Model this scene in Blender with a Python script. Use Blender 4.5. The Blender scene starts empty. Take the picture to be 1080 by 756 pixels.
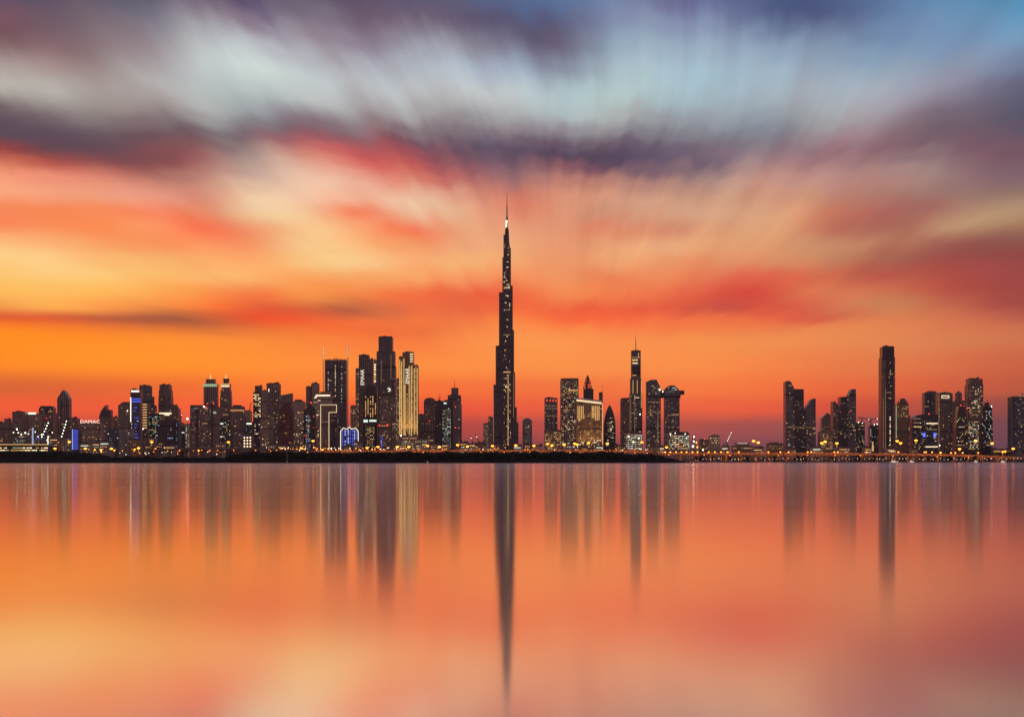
import bpy, bmesh, math, random
from mathutils import Vector, Matrix
R = math.radians
SC = bpy.context.scene
COL = SC.collection

# ------------------------------------------------------------------ camera
F = 2100.0            # focal length in units of the frame's 1/1080 width
CAMZ = 2.5
HOR = 486.0
cam_d = bpy.data.cameras.new('camera')
cam_d.sensor_width = 36.0
cam_d.lens = 36.0 * F / 1080.0
cam_d.shift_y = 108.0 / 1080.0
cam_d.clip_start = 0.5
cam_d.clip_end = 60000
cam = bpy.data.objects.new('camera', cam_d)
COL.objects.link(cam)
cam.location = (0, 0, CAMZ)
cam.rotation_euler = (R(90), 0, 0)
SC.camera = cam

# ------------------------------------------------------------------ exposure
SC.view_settings.view_transform = 'Standard'
SC.view_settings.look = 'None'
SC.view_settings.exposure = 0.0
SC.view_settings.gamma = 1.0
SC.view_settings.use_curve_mapping = False
SC.cycles.use_denoising = True
SC.cycles.denoiser = 'OPENIMAGEDENOISE'
SC.cycles.sample_clamp_indirect = 6.0
SC.cycles.max_bounces = 5
SC.cycles.diffuse_bounces = 2
SC.cycles.glossy_bounces = 3
SC.cycles.caustics_reflective = True


def s2l(c):
    out = []
    for v in c:
        v = v / 255.0
        out.append(v / 12.92 if v <= 0.04045 else ((v + 0.055) / 1.055) ** 2.4)
    return tuple(out)


# ------------------------------------------------------------------ sky after sunset
# cloud colours by azimuth (columns) and elevation (rows), drawn out by the wind
# towards one vanishing point on the horizon
SKY_ROWS = [
    (0, [(61,70,98),(67,70,103),(70,73,103),(75,79,101),(86,74,102),(79,71,104),(85,80,106),(85,73,102),(83,83,115),(83,90,123),(79,104,148),(85,111,153),(109,126,167),(95,92,134),(87,95,141),(70,86,127),(68,87,131),(82,114,157),(80,128,171),(76,137,179),(64,133,177)]),
    (25, [(115,78,95),(96,78,98),(100,89,107),(118,116,132),(138,128,142),(133,119,140),(139,131,147),(114,98,118),(106,90,113),(94,83,110),(75,74,107),(88,82,110),(125,138,170),(123,130,165),(115,126,162),(72,86,128),(73,86,130),(90,109,150),(107,139,177),(100,143,179),(77,144,184)]),
    (50, [(101,63,76),(112,86,100),(118,105,116),(141,130,140),(174,178,183),(187,194,201),(162,157,170),(146,136,154),(152,152,168),(145,145,162),(111,108,134),(104,100,124),(145,167,187),(144,162,183),(144,160,183),(129,147,175),(125,146,174),(114,140,174),(113,143,180),(112,148,185),(110,156,191)]),
    (75, [(163,148,147),(155,131,132),(140,117,122),(158,150,155),(188,193,196),(204,219,215),(194,205,209),(184,193,200),(181,192,202),(177,192,206),(162,181,202),(138,149,166),(169,192,203),(164,185,201),(158,180,197),(155,176,195),(146,167,189),(139,163,186),(140,157,179),(132,149,176),(113,138,173)]),
    (100, [(182,179,170),(186,184,178),(170,166,163),(184,186,185),(176,184,185),(178,191,191),(193,202,202),(187,192,196),(191,198,200),(195,201,203),(197,209,211),(179,201,205),(183,205,205),(167,191,199),(160,183,195),(164,181,193),(169,182,193),(167,176,189),(159,157,174),(123,123,148),(89,98,125)]),
    (125, [(97,85,96),(120,110,116),(145,141,140),(152,144,145),(165,166,166),(146,151,158),(126,111,126),(145,136,141),(157,150,153),(149,146,150),(171,175,179),(167,175,180),(173,180,182),(148,153,159),(152,160,169),(152,161,171),(165,171,175),(165,154,163),(128,111,125),(109,100,119),(78,79,103)]),
    (140, [(74,66,87),(79,69,91),(95,83,99),(102,89,103),(110,104,114),(108,97,109),(112,82,95),(125,92,105),(105,78,98),(125,116,127),(134,121,133),(125,103,118),(142,139,148),(128,125,135),(137,141,152),(127,135,149),(155,152,158),(147,126,134),(112,96,109),(101,87,103),(79,79,101)]),
    (152, [(68,63,86),(70,58,83),(77,62,84),(90,66,83),(97,76,90),(122,92,104),(176,86,96),(179,80,91),(118,71,90),(90,70,96),(91,78,103),(71,51,78),(102,87,106),(97,86,103),(114,106,119),(122,119,132),(155,125,135),(147,107,119),(117,89,103),(117,86,102),(106,87,105)]),
    (166, [(152,44,60),(91,51,70),(79,55,76),(129,71,83),(144,88,95),(168,145,136),(209,134,117),(207,88,86),(178,76,81),(99,68,91),(83,68,92),(62,56,85),(77,64,93),(97,80,103),(122,100,117),(143,121,132),(143,104,113),(136,98,108),(123,97,110),(120,82,99),(112,78,95)]),
    (178, [(209,114,87),(178,75,68),(150,65,70),(122,62,74),(155,93,96),(184,152,145),(223,167,148),(227,137,121),(207,95,89),(147,87,97),(127,93,108),(154,92,99),(79,62,92),(87,73,98),(117,96,114),(174,135,135),(167,121,125),(165,127,127),(156,130,130),(128,94,105),(114,88,100)]),
    (192, [(251,156,123),(239,142,117),(224,135,115),(195,123,110),(202,149,133),(208,174,152),(233,188,164),(236,176,151),(229,142,121),(202,106,101),(160,108,112),(206,137,118),(173,118,109),(160,114,109),(176,139,131),(210,157,141),(190,140,131),(181,131,123),(170,135,129),(137,104,111),(126,96,108)]),
    (210, [(255,175,132),(248,164,128),(237,155,122),(233,154,131),(227,151,128),(242,201,167),(242,193,161),(240,173,144),(243,203,170),(232,172,141),(218,124,99),(226,149,117),(212,149,124),(205,149,125),(202,147,123),(215,155,124),(194,135,111),(179,121,107),(161,116,107),(151,115,106),(144,113,100)]),
    (225, [(251,136,91),(251,133,83),(251,137,89),(243,124,87),(235,138,99),(245,212,165),(243,189,145),(242,122,86),(239,179,143),(238,179,140),(227,134,106),(223,149,115),(205,145,117),(214,161,129),(218,169,135),(228,171,132),(209,128,97),(181,103,92),(167,100,92),(179,135,109),(176,142,115)]),
    (242, [(253,130,86),(253,137,83),(255,138,79),(252,145,95),(250,103,72),(247,154,107),(249,196,139),(249,165,113),(248,113,76),(240,162,120),(237,160,121),(233,149,114),(221,127,96),(213,129,101),(224,159,121),(229,164,119),(201,121,93),(173,96,83),(183,125,99),(190,151,112),(175,126,97)]),
    (260, [(254,187,123),(254,175,115),(253,161,100),(252,145,87),(248,144,91),(249,160,106),(254,208,143),(251,180,119),(247,155,99),(243,167,121),(241,168,120),(237,156,112),(231,159,115),(238,174,127),(237,169,119),(225,154,109),(205,141,104),(194,129,97),(166,95,78),(147,85,75),(135,87,77)]),
    (275, [(253,210,137),(255,208,139),(254,187,115),(252,183,111),(251,169,103),(253,174,107),(254,203,131),(254,211,147),(252,175,117),(250,183,119),(247,171,112),(242,150,103),(241,166,112),(239,153,103),(233,146,101),(225,144,100),(207,135,97),(177,102,79),(154,77,69),(146,68,67),(146,64,64)]),
    (292, [(253,198,114),(254,207,129),(254,203,123),(252,190,109),(253,187,111),(253,181,108),(250,152,82),(251,160,92),(252,168,100),(252,150,95),(250,145,91),(245,149,96),(236,125,81),(243,139,89),(234,109,77),(226,96,69),(216,103,71),(189,82,66),(174,72,63),(165,68,65),(156,64,62)]),
    (310, [(254,191,93),(252,190,95),(254,186,90),(254,170,81),(251,148,73),(247,117,59),(253,148,71),(247,124,60),(246,104,58),(237,93,56),(242,93,57),(251,136,77),(245,124,71),(241,110,69),(223,76,57),(217,75,57),(227,121,79),(209,109,76),(191,82,64),(168,66,61),(161,66,63)]),
    (326, [(243,153,76),(253,172,79),(252,153,73),(242,136,65),(254,118,51),(228,80,48),(206,80,51),(166,82,62),(232,103,61),(232,97,59),(246,99,55),(241,93,57),(239,88,55),(229,83,57),(203,75,62),(217,78,60),(217,98,72),(207,130,85),(201,107,75),(184,82,67),(156,65,62)]),
    (338, [(214,62,35),(212,69,47),(178,70,53),(144,63,57),(144,59,53),(232,60,36),(243,86,43),(245,107,55),(247,116,57),(243,113,61),(255,131,63),(253,103,55),(253,101,57),(251,113,65),(245,109,64),(239,102,61),(217,92,65),(219,123,77),(218,120,78),(209,105,76),(182,86,70)]),
    (348, [(252,124,20),(238,112,38),(214,104,50),(244,110,48),(238,104,54),(254,142,70),(252,130,68),(246,126,68),(238,134,78),(226,126,78),(206,108,74)]),
    (360, [(255,138,12),(255,138,28),(252,140,45),(250,130,55),(250,122,60),(255,150,75),(255,145,75),(250,145,75),(240,140,80),(226,130,80),(210,115,75)]),
    (385, [(253,132,24),(255,142,35),(255,142,40),(255,140,55),(255,140,60),(255,145,70),(255,145,72),(255,140,70),(240,125,70),(226,115,70),(205,95,65)]),
    (410, [(204,84,50),(218,88,50),(236,102,48),(250,120,50),(248,110,52),(245,110,60),(245,115,62),(250,120,62),(240,105,60),(220,95,60),(190,85,62)]),
    (430, [(235,75,55),(228,75,55),(240,85,55),(240,90,52),(235,80,55),(235,85,60),(235,95,62),(240,95,62),(220,80,60),(180,75,65),(140,70,68)]),
    (450, [(192,60,62),(192,60,62),(192,65,62),(190,70,60),(175,62,65),(175,65,70),(185,75,70),(165,75,75),(150,75,78),(125,68,78),(115,68,78)]),
    (474, [(140,58,68),(140,58,68),(140,60,68),(140,62,68),(125,58,70),(120,60,75),(125,64,78),(118,66,82),(112,66,82),(105,64,80),(100,64,80)]),
]
SUN_EL, SUN_AZ = R(1.0), R(-14)

world = bpy.data.worlds.new('World')
SC.world = world
world.use_nodes = True


def build_sky(nt):
    N, L = nt.nodes, nt.links
    N.clear()

    def nd(t, **kw):
        n = N.new(t)
        for k, v in kw.items():
            setattr(n, k, v)
        return n

    def mth(op, a, b=None, c=None, clamp=False):
        n = nd('ShaderNodeMath', operation=op, use_clamp=clamp)
        for i, v in enumerate((a, b, c)):
            if v is None:
                continue
            if isinstance(v, (int, float)):
                n.inputs[i].default_value = v
            else:
                L.new(v, n.inputs[i])
        return n.outputs[0]

    def mixc(fac, a, b, blend='MIX'):
        n = nd('ShaderNodeMix', data_type='RGBA', blend_type=blend)
        for sock, v in ((n.inputs[0], fac), (n.inputs[6], a), (n.inputs[7], b)):
            if isinstance(v, (int, float)):
                sock.default_value = v
            elif isinstance(v, tuple):
                sock.default_value = (*v, 1)
            else:
                L.new(v, sock)
        return n.outputs[2]

    tc = nd('ShaderNodeTexCoord')
    sep = nd('ShaderNodeSeparateXYZ')
    L.new(tc.outputs['Generated'], sep.inputs[0])
    x, y, z = sep.outputs
    az = mth('ARCTAN2', x, y)
    hl = mth('SQRT', mth('ADD', mth('MULTIPLY', x, x), mth('MULTIPLY', y, y)))
    t = mth('DIVIDE', z, mth('MAXIMUM', hl, 0.001))
    A0, T0 = 50 / F, -0.004
    da, dt = mth('SUBTRACT', az, A0), mth('SUBTRACT', t, T0)
    bend = nd('ShaderNodeTexNoise', noise_dimensions='3D')     # the wind is not quite the same everywhere
    bend.inputs['Scale'].default_value = 5.0
    bend.inputs['Detail'].default_value = 1.0
    L.new(tc.outputs['Generated'], bend.inputs['Vector'])
    phi = mth('ADD', mth('ARCTAN2', dt, da), mth('MULTIPLY', mth('SUBTRACT', bend.outputs[0], .5), .4))
    r = mth('SQRT', mth('ADD', mth('MULTIPLY', da, da), mth('MULTIPLY', dt, dt)))

    def streak(kphi, kr, seed, detail):
        cx = nd('ShaderNodeCombineXYZ')
        L.new(mth('MULTIPLY', phi, kphi), cx.inputs[0])
        L.new(mth('MULTIPLY', r, kr), cx.inputs[1])
        cx.inputs[2].default_value = seed
        n = nd('ShaderNodeTexNoise', noise_dimensions='3D')
        n.inputs['Scale'].default_value = 1.0
        n.inputs['Detail'].default_value = detail
        n.inputs['Roughness'].default_value = 0.5
        L.new(cx.outputs[0], n.inputs['Vector'])
        return mth('SUBTRACT', n.outputs[0], 0.5)

    n1 = streak(4.0, 4.0, 3.1, 3.0)
    n3 = streak(9.0, 3.2, 23.3, 5.0)
    # one lookup of the cloud colours, used three times along the wind so that they draw out
    g = bpy.data.node_groups.new('cloud_colours', 'ShaderNodeTree')
    g.interface.new_socket('az', in_out='INPUT', socket_type='NodeSocketFloat')
    g.interface.new_socket('t', in_out='INPUT', socket_type='NodeSocketFloat')
    g.interface.new_socket('col', in_out='OUTPUT', socket_type='NodeSocketColor')
    keepN, keepL = N, L
    N, L = g.nodes, g.links
    gi, go = nd('NodeGroupInput'), nd('NodeGroupOutput')
    px = mth('MULTIPLY', gi.outputs[0], F)
    fac = mth('ADD', mth('DIVIDE', px, 1080.0), 0.5, clamp=True)
    py = mth('SUBTRACT', HOR, mth('MULTIPLY', gi.outputs[1], F))
    col = None
    prev = None
    for yy, cols in SKY_ROWS:
        cr = nd('ShaderNodeValToRGB')
        cr.color_ramp.interpolation = 'CARDINAL'
        e = cr.color_ramp.elements
        while len(e) < len(cols):
            e.new(0.5)
        for i, c in enumerate(cols):
            e[i].position = i / (len(cols) - 1)
            e[i].color = (*s2l(c), 1)
        L.new(fac, cr.inputs[0])
        if col is None:
            col = cr.outputs[0]
        else:
            mr = nd('ShaderNodeMapRange', interpolation_type='SMOOTHSTEP')
            L.new(py, mr.inputs[0])
            mr.inputs[1].default_value = prev
            mr.inputs[2].default_value = yy
            col = mixc(mr.outputs[0], col, cr.outputs[0])
        prev = yy
    L.new(col, go.inputs[0])
    N, L = keepN, keepL
    looks = []
    for off, seed in ((-.02, 11.7), (0.0, 31.2), (.02, 47.9)):
        n2 = streak(11.0, 3.2, seed, 5.0)
        s = mth('ADD', 1.0 + off, mth('ADD', mth('MULTIPLY', n1, 0.05), mth('MULTIPLY', n2, 0.16)))
        gn = nd('ShaderNodeGroup', node_tree=g)
        L.new(mth('ADD', mth('MULTIPLY', da, s), A0), gn.inputs[0])
        L.new(mth('ADD', mth('MULTIPLY', dt, s), T0), gn.inputs[1])
        looks.append(gn.outputs[0])
    col = mixc(1 / 3, mixc(.5, looks[0], looks[2]), looks[1])
    # streaks of lit and of shaded cloud, stronger in some parts of the sky than in others
    pt = nd('ShaderNodeTexNoise', noise_dimensions='3D')
    pt.inputs['Scale'].default_value = 9.0
    pt.inputs['Detail'].default_value = 1.0
    L.new(tc.outputs['Generated'], pt.inputs['Vector'])
    pm = nd('ShaderNodeMapRange', interpolation_type='SMOOTHSTEP')
    L.new(pt.outputs[0], pm.inputs[0])
    pm.inputs[1].default_value = .38
    pm.inputs[2].default_value = .62
    pm.inputs[3].default_value = .35
    pm.inputs[4].default_value = 1.5
    k = mth('MULTIPLY', n3, pm.outputs[0])
    kk = nd('ShaderNodeCombineXYZ')
    for i, gk in enumerate((0.40, 0.66, 0.64)):      # the dark streaks are redder
        L.new(mth('ADD', 1.0, mth('MULTIPLY', k, gk)), kk.inputs[i])
    # streaks fade low down where the clouds are far off
    mr = nd('ShaderNodeMapRange', interpolation_type='SMOOTHSTEP')
    L.new(t, mr.inputs[0])
    mr.inputs[1].default_value = 0.05
    mr.inputs[2].default_value = 0.12
    col = mixc(mth('MULTIPLY', mr.outputs[0], 0.9), col, mixc(1.0, col, kk.outputs[0], 'MULTIPLY'))
    # higher up: dusk blue
    mr = nd('ShaderNodeMapRange', interpolation_type='SMOOTHSTEP')
    L.new(t, mr.inputs[0])
    mr.inputs[1].default_value = 0.235
    mr.inputs[2].default_value = 0.6
    col = mixc(mr.outputs[0], col, s2l((104, 112, 150)))
    # round to the east: mauve
    aa = mth('ABSOLUTE', az)
    mr = nd('ShaderNodeMapRange', interpolation_type='SMOOTHSTEP')
    L.new(aa, mr.inputs[0])
    mr.inputs[1].default_value = 0.30
    mr.inputs[2].default_value = 1.5
    col = mixc(mr.outputs[0], col, s2l((142, 114, 118)))
    bg = nd('ShaderNodeBackground')
    L.new(col, bg.inputs[0])
    bg.inputs[1].default_value = 1.0
    # the last clear-sky light after sunset
    st = nd('ShaderNodeTexSky', sky_type='NISHITA')
    st.sun_disc = False
    st.sun_elevation = SUN_EL
    st.sun_rotation = SUN_AZ
    bg2 = nd('ShaderNodeBackground')
    L.new(st.outputs[0], bg2.inputs[0])
    bg2.inputs[1].default_value = 0.006
    ad = nd('ShaderNodeAddShader')
    L.new(bg.outputs[0], ad.inputs[0])
    L.new(bg2.outputs[0], ad.inputs[1])
    out = nd('ShaderNodeOutputWorld')
    L.new(ad.outputs[0], out.inputs[0])


build_sky(world.node_tree)
world.cycles.sampling_method = 'MANUAL'
world.cycles.sample_map_resolution = 1024


# ------------------------------------------------------------------ materials
def new_mat(name):
    m = bpy.data.materials.new(name)
    m.use_nodes = True
    m.node_tree.nodes.clear()
    return m, m.node_tree.nodes, m.node_tree.links


def plain(name, rgb, rough=0.6, metal=0.0, noise=0.35, scale=0.2):
    m, N, L = new_mat(name)
    out = N.new('ShaderNodeOutputMaterial')
    b = N.new('ShaderNodeBsdfPrincipled')
    L.new(b.outputs[0], out.inputs[0])
    tc = N.new('ShaderNodeTexCoord')
    n = N.new('ShaderNodeTexNoise')
    n.inputs['Scale'].default_value = scale
    n.inputs['Detail'].default_value = 4
    L.new(tc.outputs['Object'], n.inputs['Vector'])
    cr = N.new('ShaderNodeValToRGB')
    cr.color_ramp.elements[0].position = 0.3
    cr.color_ramp.elements[1].position = 0.7
    cr.color_ramp.elements[0].color = (*[c * (1 - noise) for c in rgb], 1)
    cr.color_ramp.elements[1].color = (*[c * (1 + noise) for c in rgb], 1)
    L.new(n.outputs[0], cr.inputs[0])
    L.new(cr.outputs[0], b.inputs['Base Color'])
    b.inputs['Roughness'].default_value = rough
    b.inputs['Metallic'].default_value = metal
    return m


def emit(name, rgb, strength, sample=False):
    m, N, L = new_mat(name)
    out = N.new('ShaderNodeOutputMaterial')
    e = N.new('ShaderNodeEmission')
    e.inputs[0].default_value = (*rgb, 1)
    e.inputs[1].default_value = strength
    L.new(e.outputs[0], out.inputs[0])
    m.cycles.emission_sampling = 'FRONT' if sample else 'NONE'
    return m


def facade(name, wall, glass, floor=3.9, bay=3.6, fl=0.4, mu=0.25, mech=0.5):
    """wall with floors, mullions, glazing and louvred plant floors, in metres of the object's own space"""
    m, N, L = new_mat(name)
    out = N.new('ShaderNodeOutputMaterial')
    b = N.new('ShaderNodeBsdfPrincipled')
    L.new(b.outputs[0], out.inputs[0])

    def mth(op, a, c=None, clamp=False):
        n = N.new('ShaderNodeMath')
        n.operation = op
        n.use_clamp = clamp
        for i, v in enumerate((a, c)):
            if v is None:
                continue
            if isinstance(v, (int, float)):
                n.inputs[i].default_value = v
            else:
                L.new(v, n.inputs[i])
        return n.outputs[0]
    tc = N.new('ShaderNodeTexCoord')
    sp = N.new('ShaderNodeSeparateXYZ')
    L.new(tc.outputs['Object'], sp.inputs[0])
    h = mth('ADD', sp.outputs[0], mth('MULTIPLY', sp.outputs[1], 0.73))
    z = sp.outputs[2]
    zf = mth('DIVIDE', z, floor)
    hf = mth('DIVIDE', h, bay)
    sl = mth('LESS_THAN', mth('FRACT', zf), fl)
    ml = mth('LESS_THAN', mth('FRACT', hf), mu)
    solid = mth('MAXIMUM', sl, ml)
    # each pane its own tone, at random
    cv = N.new('ShaderNodeCombineXYZ')
    L.new(mth('FLOOR', hf), cv.inputs[0])
    L.new(mth('FLOOR', zf), cv.inputs[1])
    wn = N.new('ShaderNodeTexWhiteNoise')
    wn.noise_dimensions = '2D'
    L.new(cv.outputs[0], wn.inputs['Vector'])
    # wide vertical strips and groups of floors
    wide = N.new('ShaderNodeTexNoise')
    wide.noise_dimensions = '2D'
    wide.inputs['Scale'].default_value = 1.0
    wide.inputs['Detail'].default_value = 1
    cv2 = N.new('ShaderNodeCombineXYZ')
    L.new(mth('MULTIPLY', mth('FLOOR', mth('DIVIDE', h, bay * 2)), 0.83), cv2.inputs[0])
    L.new(mth('MULTIPLY', mth('FLOOR', mth('DIVIDE', z, floor * 12)), 0.37), cv2.inputs[1])
    L.new(cv2.outputs[0], wide.inputs['Vector'])
    var = mth('ADD', 0.45, mth('MULTIPLY', wide.outputs[0], 1.1))
    gl = N.new('ShaderNodeMix')
    gl.data_type = 'RGBA'
    gl.inputs[6].default_value = (*[c * 0.5 for c in glass], 1)
    gl.inputs[7].default_value = (*[min(c * 1.9, 1) for c in glass], 1)
    L.new(wn.outputs[0], gl.inputs[0])
    mx = N.new('ShaderNodeMix')
    mx.data_type = 'RGBA'
    L.new(solid, mx.inputs[0])
    L.new(gl.outputs[2], mx.inputs[6])
    mx.inputs[7].default_value = (*wall, 1)
    # plant floors
    mf = mth('LESS_THAN', mth('FRACT', mth('DIVIDE', z, floor * 17.3)), 0.075)
    k = mth('MULTIPLY', var, mth('SUBTRACT', 1.0, mth('MULTIPLY', mf, mech)))
    kk = N.new('ShaderNodeCombineXYZ')
    for i in range(3):
        L.new(k, kk.inputs[i])
    ml2 = N.new('ShaderNodeMix')
    ml2.data_type = 'RGBA'
    ml2.blend_type = 'MULTIPLY'
    ml2.inputs[0].default_value = 1
    L.new(mx.outputs[2], ml2.inputs[6])
    L.new(kk.outputs[0], ml2.inputs[7])
    L.new(ml2.outputs[2], b.inputs['Base Color'])
    L.new(mth('ADD', 0.22, mth('MULTIPLY', solid, 0.45)), b.inputs['Roughness'])
    return m


FM = {
    'brown':  facade('brown_facade', (0.324, 0.230, 0.189), (.07, .05, .05)),
    'tan':    facade('tan_facade', (0.567, 0.432, 0.324), (.10, .07, .06), fl=.45, mu=.35),
    'grey':   facade('grey_facade', (0.405, 0.351, 0.351), (.08, .07, .08), bay=4.2),
    'dark':   facade('dark_glass_facade', (.08, .065, .07), (.035, .03, .035), fl=.25, mu=.15),
    'blue':   facade('blue_glass_facade', (.13, .13, .16), (.05, .06, .09), fl=.3, mu=.12),
    'red':    facade('red_stone_facade', (.18, .06, .05), (.07, .03, .03), fl=.4, mu=.4),
    'fins':   facade('ribbed_facade', (0.405, 0.297, 0.243), (.06, .045, .045), bay=5.0, fl=.15, mu=.4),
    'bands':  facade('banded_facade', (0.365, 0.257, 0.230), (.05, .04, .045), fl=.5, mu=.06),
    'gold':   facade('golden_facade', (.36, .24, .12), (.10, .065, .035), fl=.3, mu=.45),
    'violet': facade('violet_glass_facade', (.10, .07, .10), (.05, .035, .05), fl=.35, mu=.1),
    'steel':  facade('steel_facade', (0.270, 0.230, 0.243), (.05, .045, .055), floor=4.1, bay=3.2, fl=.3, mu=.3, mech=.75),
    'hotel':  facade('hotel_facade', (.40, .26, .15), (.12, .08, .05), fl=.35, mu=.35),
}
M_CONC = plain('concrete', (.26, .23, .21), .8)
M_DARKC = plain('dark_concrete', (.12, .10, .10), .8)
M_METAL = plain('dark_metal', (.12, .11, .11), .45, .5)
M_WHITE = plain('white_paint', (.75, .73, .70), .4)
M_ROOF = plain('roof_metal', (.30, .24, .20), .5)
WM = {
    'warm':   emit('lamp_lit_glass', (1.0, .56, .20), 1.0),
    'amber':  emit('amber_lit_glass', (1.0, .46, .13), 0.8),
    'dim':    emit('curtained_lit_glass', (1.0, .58, .30), 0.28),
    'dimc':   emit('dim_cool_lit_glass', (.72, .80, .78), 0.25),
    'white':  emit('bright_lit_glass', (1.0, .78, .48), 1.6),
    'cool':   emit('cool_lit_glass', (.80, .95, .82), 1.1),
    'green':  emit('greenish_lit_glass', (.62, .85, .50), 0.55),
    'blue':   emit('blue_led', (.12, .16, 1.0), .7),
    'bluew':  emit('pale_blue_led', (.40, .52, 1.0), 1.1),
    'red':    emit('red_lamp', (1.0, .05, .03), 3.0),
    'redsign': emit('red_sign', (1.0, .10, .06), .7),
    'sign':   emit('white_sign', (1.0, .93, .76), 1.35),
    'strip':  emit('white_light_strip', (1.0, .86, .66), 1.6),
    'wstrip': emit('warm_white_light_strip', (1.0, .72, .40), 1.3),
    'gstrip': emit('golden_light_strip', (1.0, .62, .22), 1.1),
    'flood':  emit('floodlight_glass', (1.0, .93, .72), 9.0),
    'floodg': emit('pale_green_floodlight', (.85, 1.0, .72), 6.0),
    'sodium': emit('sodium_lamp', (1.0, .26, .024), 6.5, True),
    'sodiums': emit('small_sodium_lamp', (1.0, .26, .025), 5.0),
    'tinyw':  emit('small_white_lamp', (1.0, .85, .6), 5.0),
}


# ------------------------------------------------------------------ building helpers
def mesh_obj(name, bm, mat, parent=None, loc=None, smooth=False):
    me = bpy.data.meshes.new(name)
    bmesh.ops.recalc_face_normals(bm, faces=bm.faces)
    bm.to_mesh(me)
    bm.free()
    if mat:
        me.materials.append(mat)
    if smooth:
        for p in me.polygons:
            p.use_smooth = True
    o = bpy.data.objects.new(name, me)
    COL.objects.link(o)
    if parent:
        o.parent = parent
    if loc:
        o.location = loc
    return o


def bm_box(bm, x0, x1, y0, y1, z0, z1):
    v = [bm.verts.new(p) for p in ((x0, y0, z0), (x1, y0, z0), (x1, y1, z0), (x0, y1, z0),
                                   (x0, y0, z1), (x1, y0, z1), (x1, y1, z1), (x0, y1, z1))]
    for f in ((0, 1, 5, 4), (1, 2, 6, 5), (2, 3, 7, 6), (3, 0, 4, 7), (4, 5, 6, 7), (3, 2, 1, 0)):
        bm.faces.new([v[i] for i in f])


def bm_prism(bm, plan, z0, ztop):
    """vertical prism; ztop(x, y) gives the height of each upper corner"""
    lo = [bm.verts.new((x, y, z0)) for x, y in plan]
    hi = [bm.verts.new((x, y, ztop(x, y))) for x, y in plan]
    n = len(plan)
    for i in range(n):
        j = (i + 1) % n
        bm.faces.new((lo[i], lo[j], hi[j], hi[i]))
    bm.faces.new(hi)
    bm.faces.new(lo[::-1])


def bm_profile(bm, pts, y0, y1):
    """front outline (x, z) carried back from y0 to y1"""
    a = [bm.verts.new((x, y0, z)) for x, z in pts]
    b = [bm.verts.new((x, y1, z)) for x, z in pts]
    n = len(pts)
    for i in range(n):
        j = (i + 1) % n
        bm.faces.new((a[i], a[j], b[j], b[i]))
    bm.faces.new(a[::-1])
    bm.faces.new(b)


def bm_lathe(bm, cx, cy, prof, seg=20):
    rings = []
    for r_, z_ in prof:
        if r_ < 1e-4:
            rings.append([bm.verts.new((cx, cy, z_))])
        else:
            rings.append([bm.verts.new((cx + r_ * math.cos(2 * math.pi * i / seg), cy + r_ * math.sin(2 * math.pi * i / seg), z_)) for i in range(seg)])
    for a, b in zip(rings, rings[1:]):
        for i in range(seg):
            j = (i + 1) % seg
            if len(a) == 1 and len(b) == 1:
                continue
            if len(a) == 1:
                bm.faces.new((a[0], b[j], b[i]))
            elif len(b) == 1:
                bm.faces.new((a[i], a[j], b[0]))
            else:
                bm.faces.new((a[i], a[j], b[j], b[i]))
    if len(rings[0]) > 1:
        bm.faces.new(rings[0][::-1])
    if len(rings[-1]) > 1:
        bm.faces.new(rings[-1])


def bm_bar(bm, p, q, w):
    p, q = Vector(p), Vector(q)
    d = (q - p).normalized()
    u = d.cross(Vector((0, 1, 0)))
    if u.length < 1e-3:
        u = Vector((1, 0, 0))
    u.normalize()
    v = d.cross(u).normalized()
    h = w / 2
    A = [bm.verts.new(p + u * a * h + v * b * h) for a, b in ((-1, -1), (1, -1), (1, 1), (-1, 1))]
    B = [bm.verts.new(q + u * a * h + v * b * h) for a, b in ((-1, -1), (1, -1), (1, 1), (-1, 1))]
    for i in range(4):
        j = (i + 1) % 4
        bm.faces.new((A[i], A[j], B[j], B[i]))
    bm.faces.new(A[::-1])
    bm.faces.new(B)


def bm_truss(bm, p, q, w, bar):
    """square lattice boom from p to q"""
    p, q = Vector(p), Vector(q)
    d = (q - p)
    n = max(2, int(d.length / (w * 1.3)))
    dn = d.normalized()
    u = dn.cross(Vector((0, 1, 0))).normalized() if abs(dn.y) < .9 else Vector((1, 0, 0))
    v = dn.cross(u).normalized()
    cs = [u * a * w / 2 + v * b * w / 2 for a, b in ((-1, -1), (1, -1), (1, 1), (-1, 1))]
    for c in cs:
        bm_bar(bm, p + c, q + c, bar)
    for i in range(n):
        a, b = p + d * (i / n), p + d * ((i + 1) / n)
        for j in range(4):
            s, t = (j, (j + 1) % 4) if i % 2 else ((j + 1) % 4, j)
            bm_bar(bm, a + cs[s], b + cs[t], bar * .7)


UNIT = {}


def unit_cube(mat):
    if mat.name not in UNIT:
        bm = bmesh.new()
        bm_box(bm, -.5, .5, -.5, .5, -.5, .5)
        me = bpy.data.meshes.new('pane')
        bm.to_mesh(me)
        bm.free()
        me.materials.append(mat)
        UNIT[mat.name] = me
    return UNIT[mat.name]


GZ = 1.2              # level of the land


class Tier:
    pass


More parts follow.
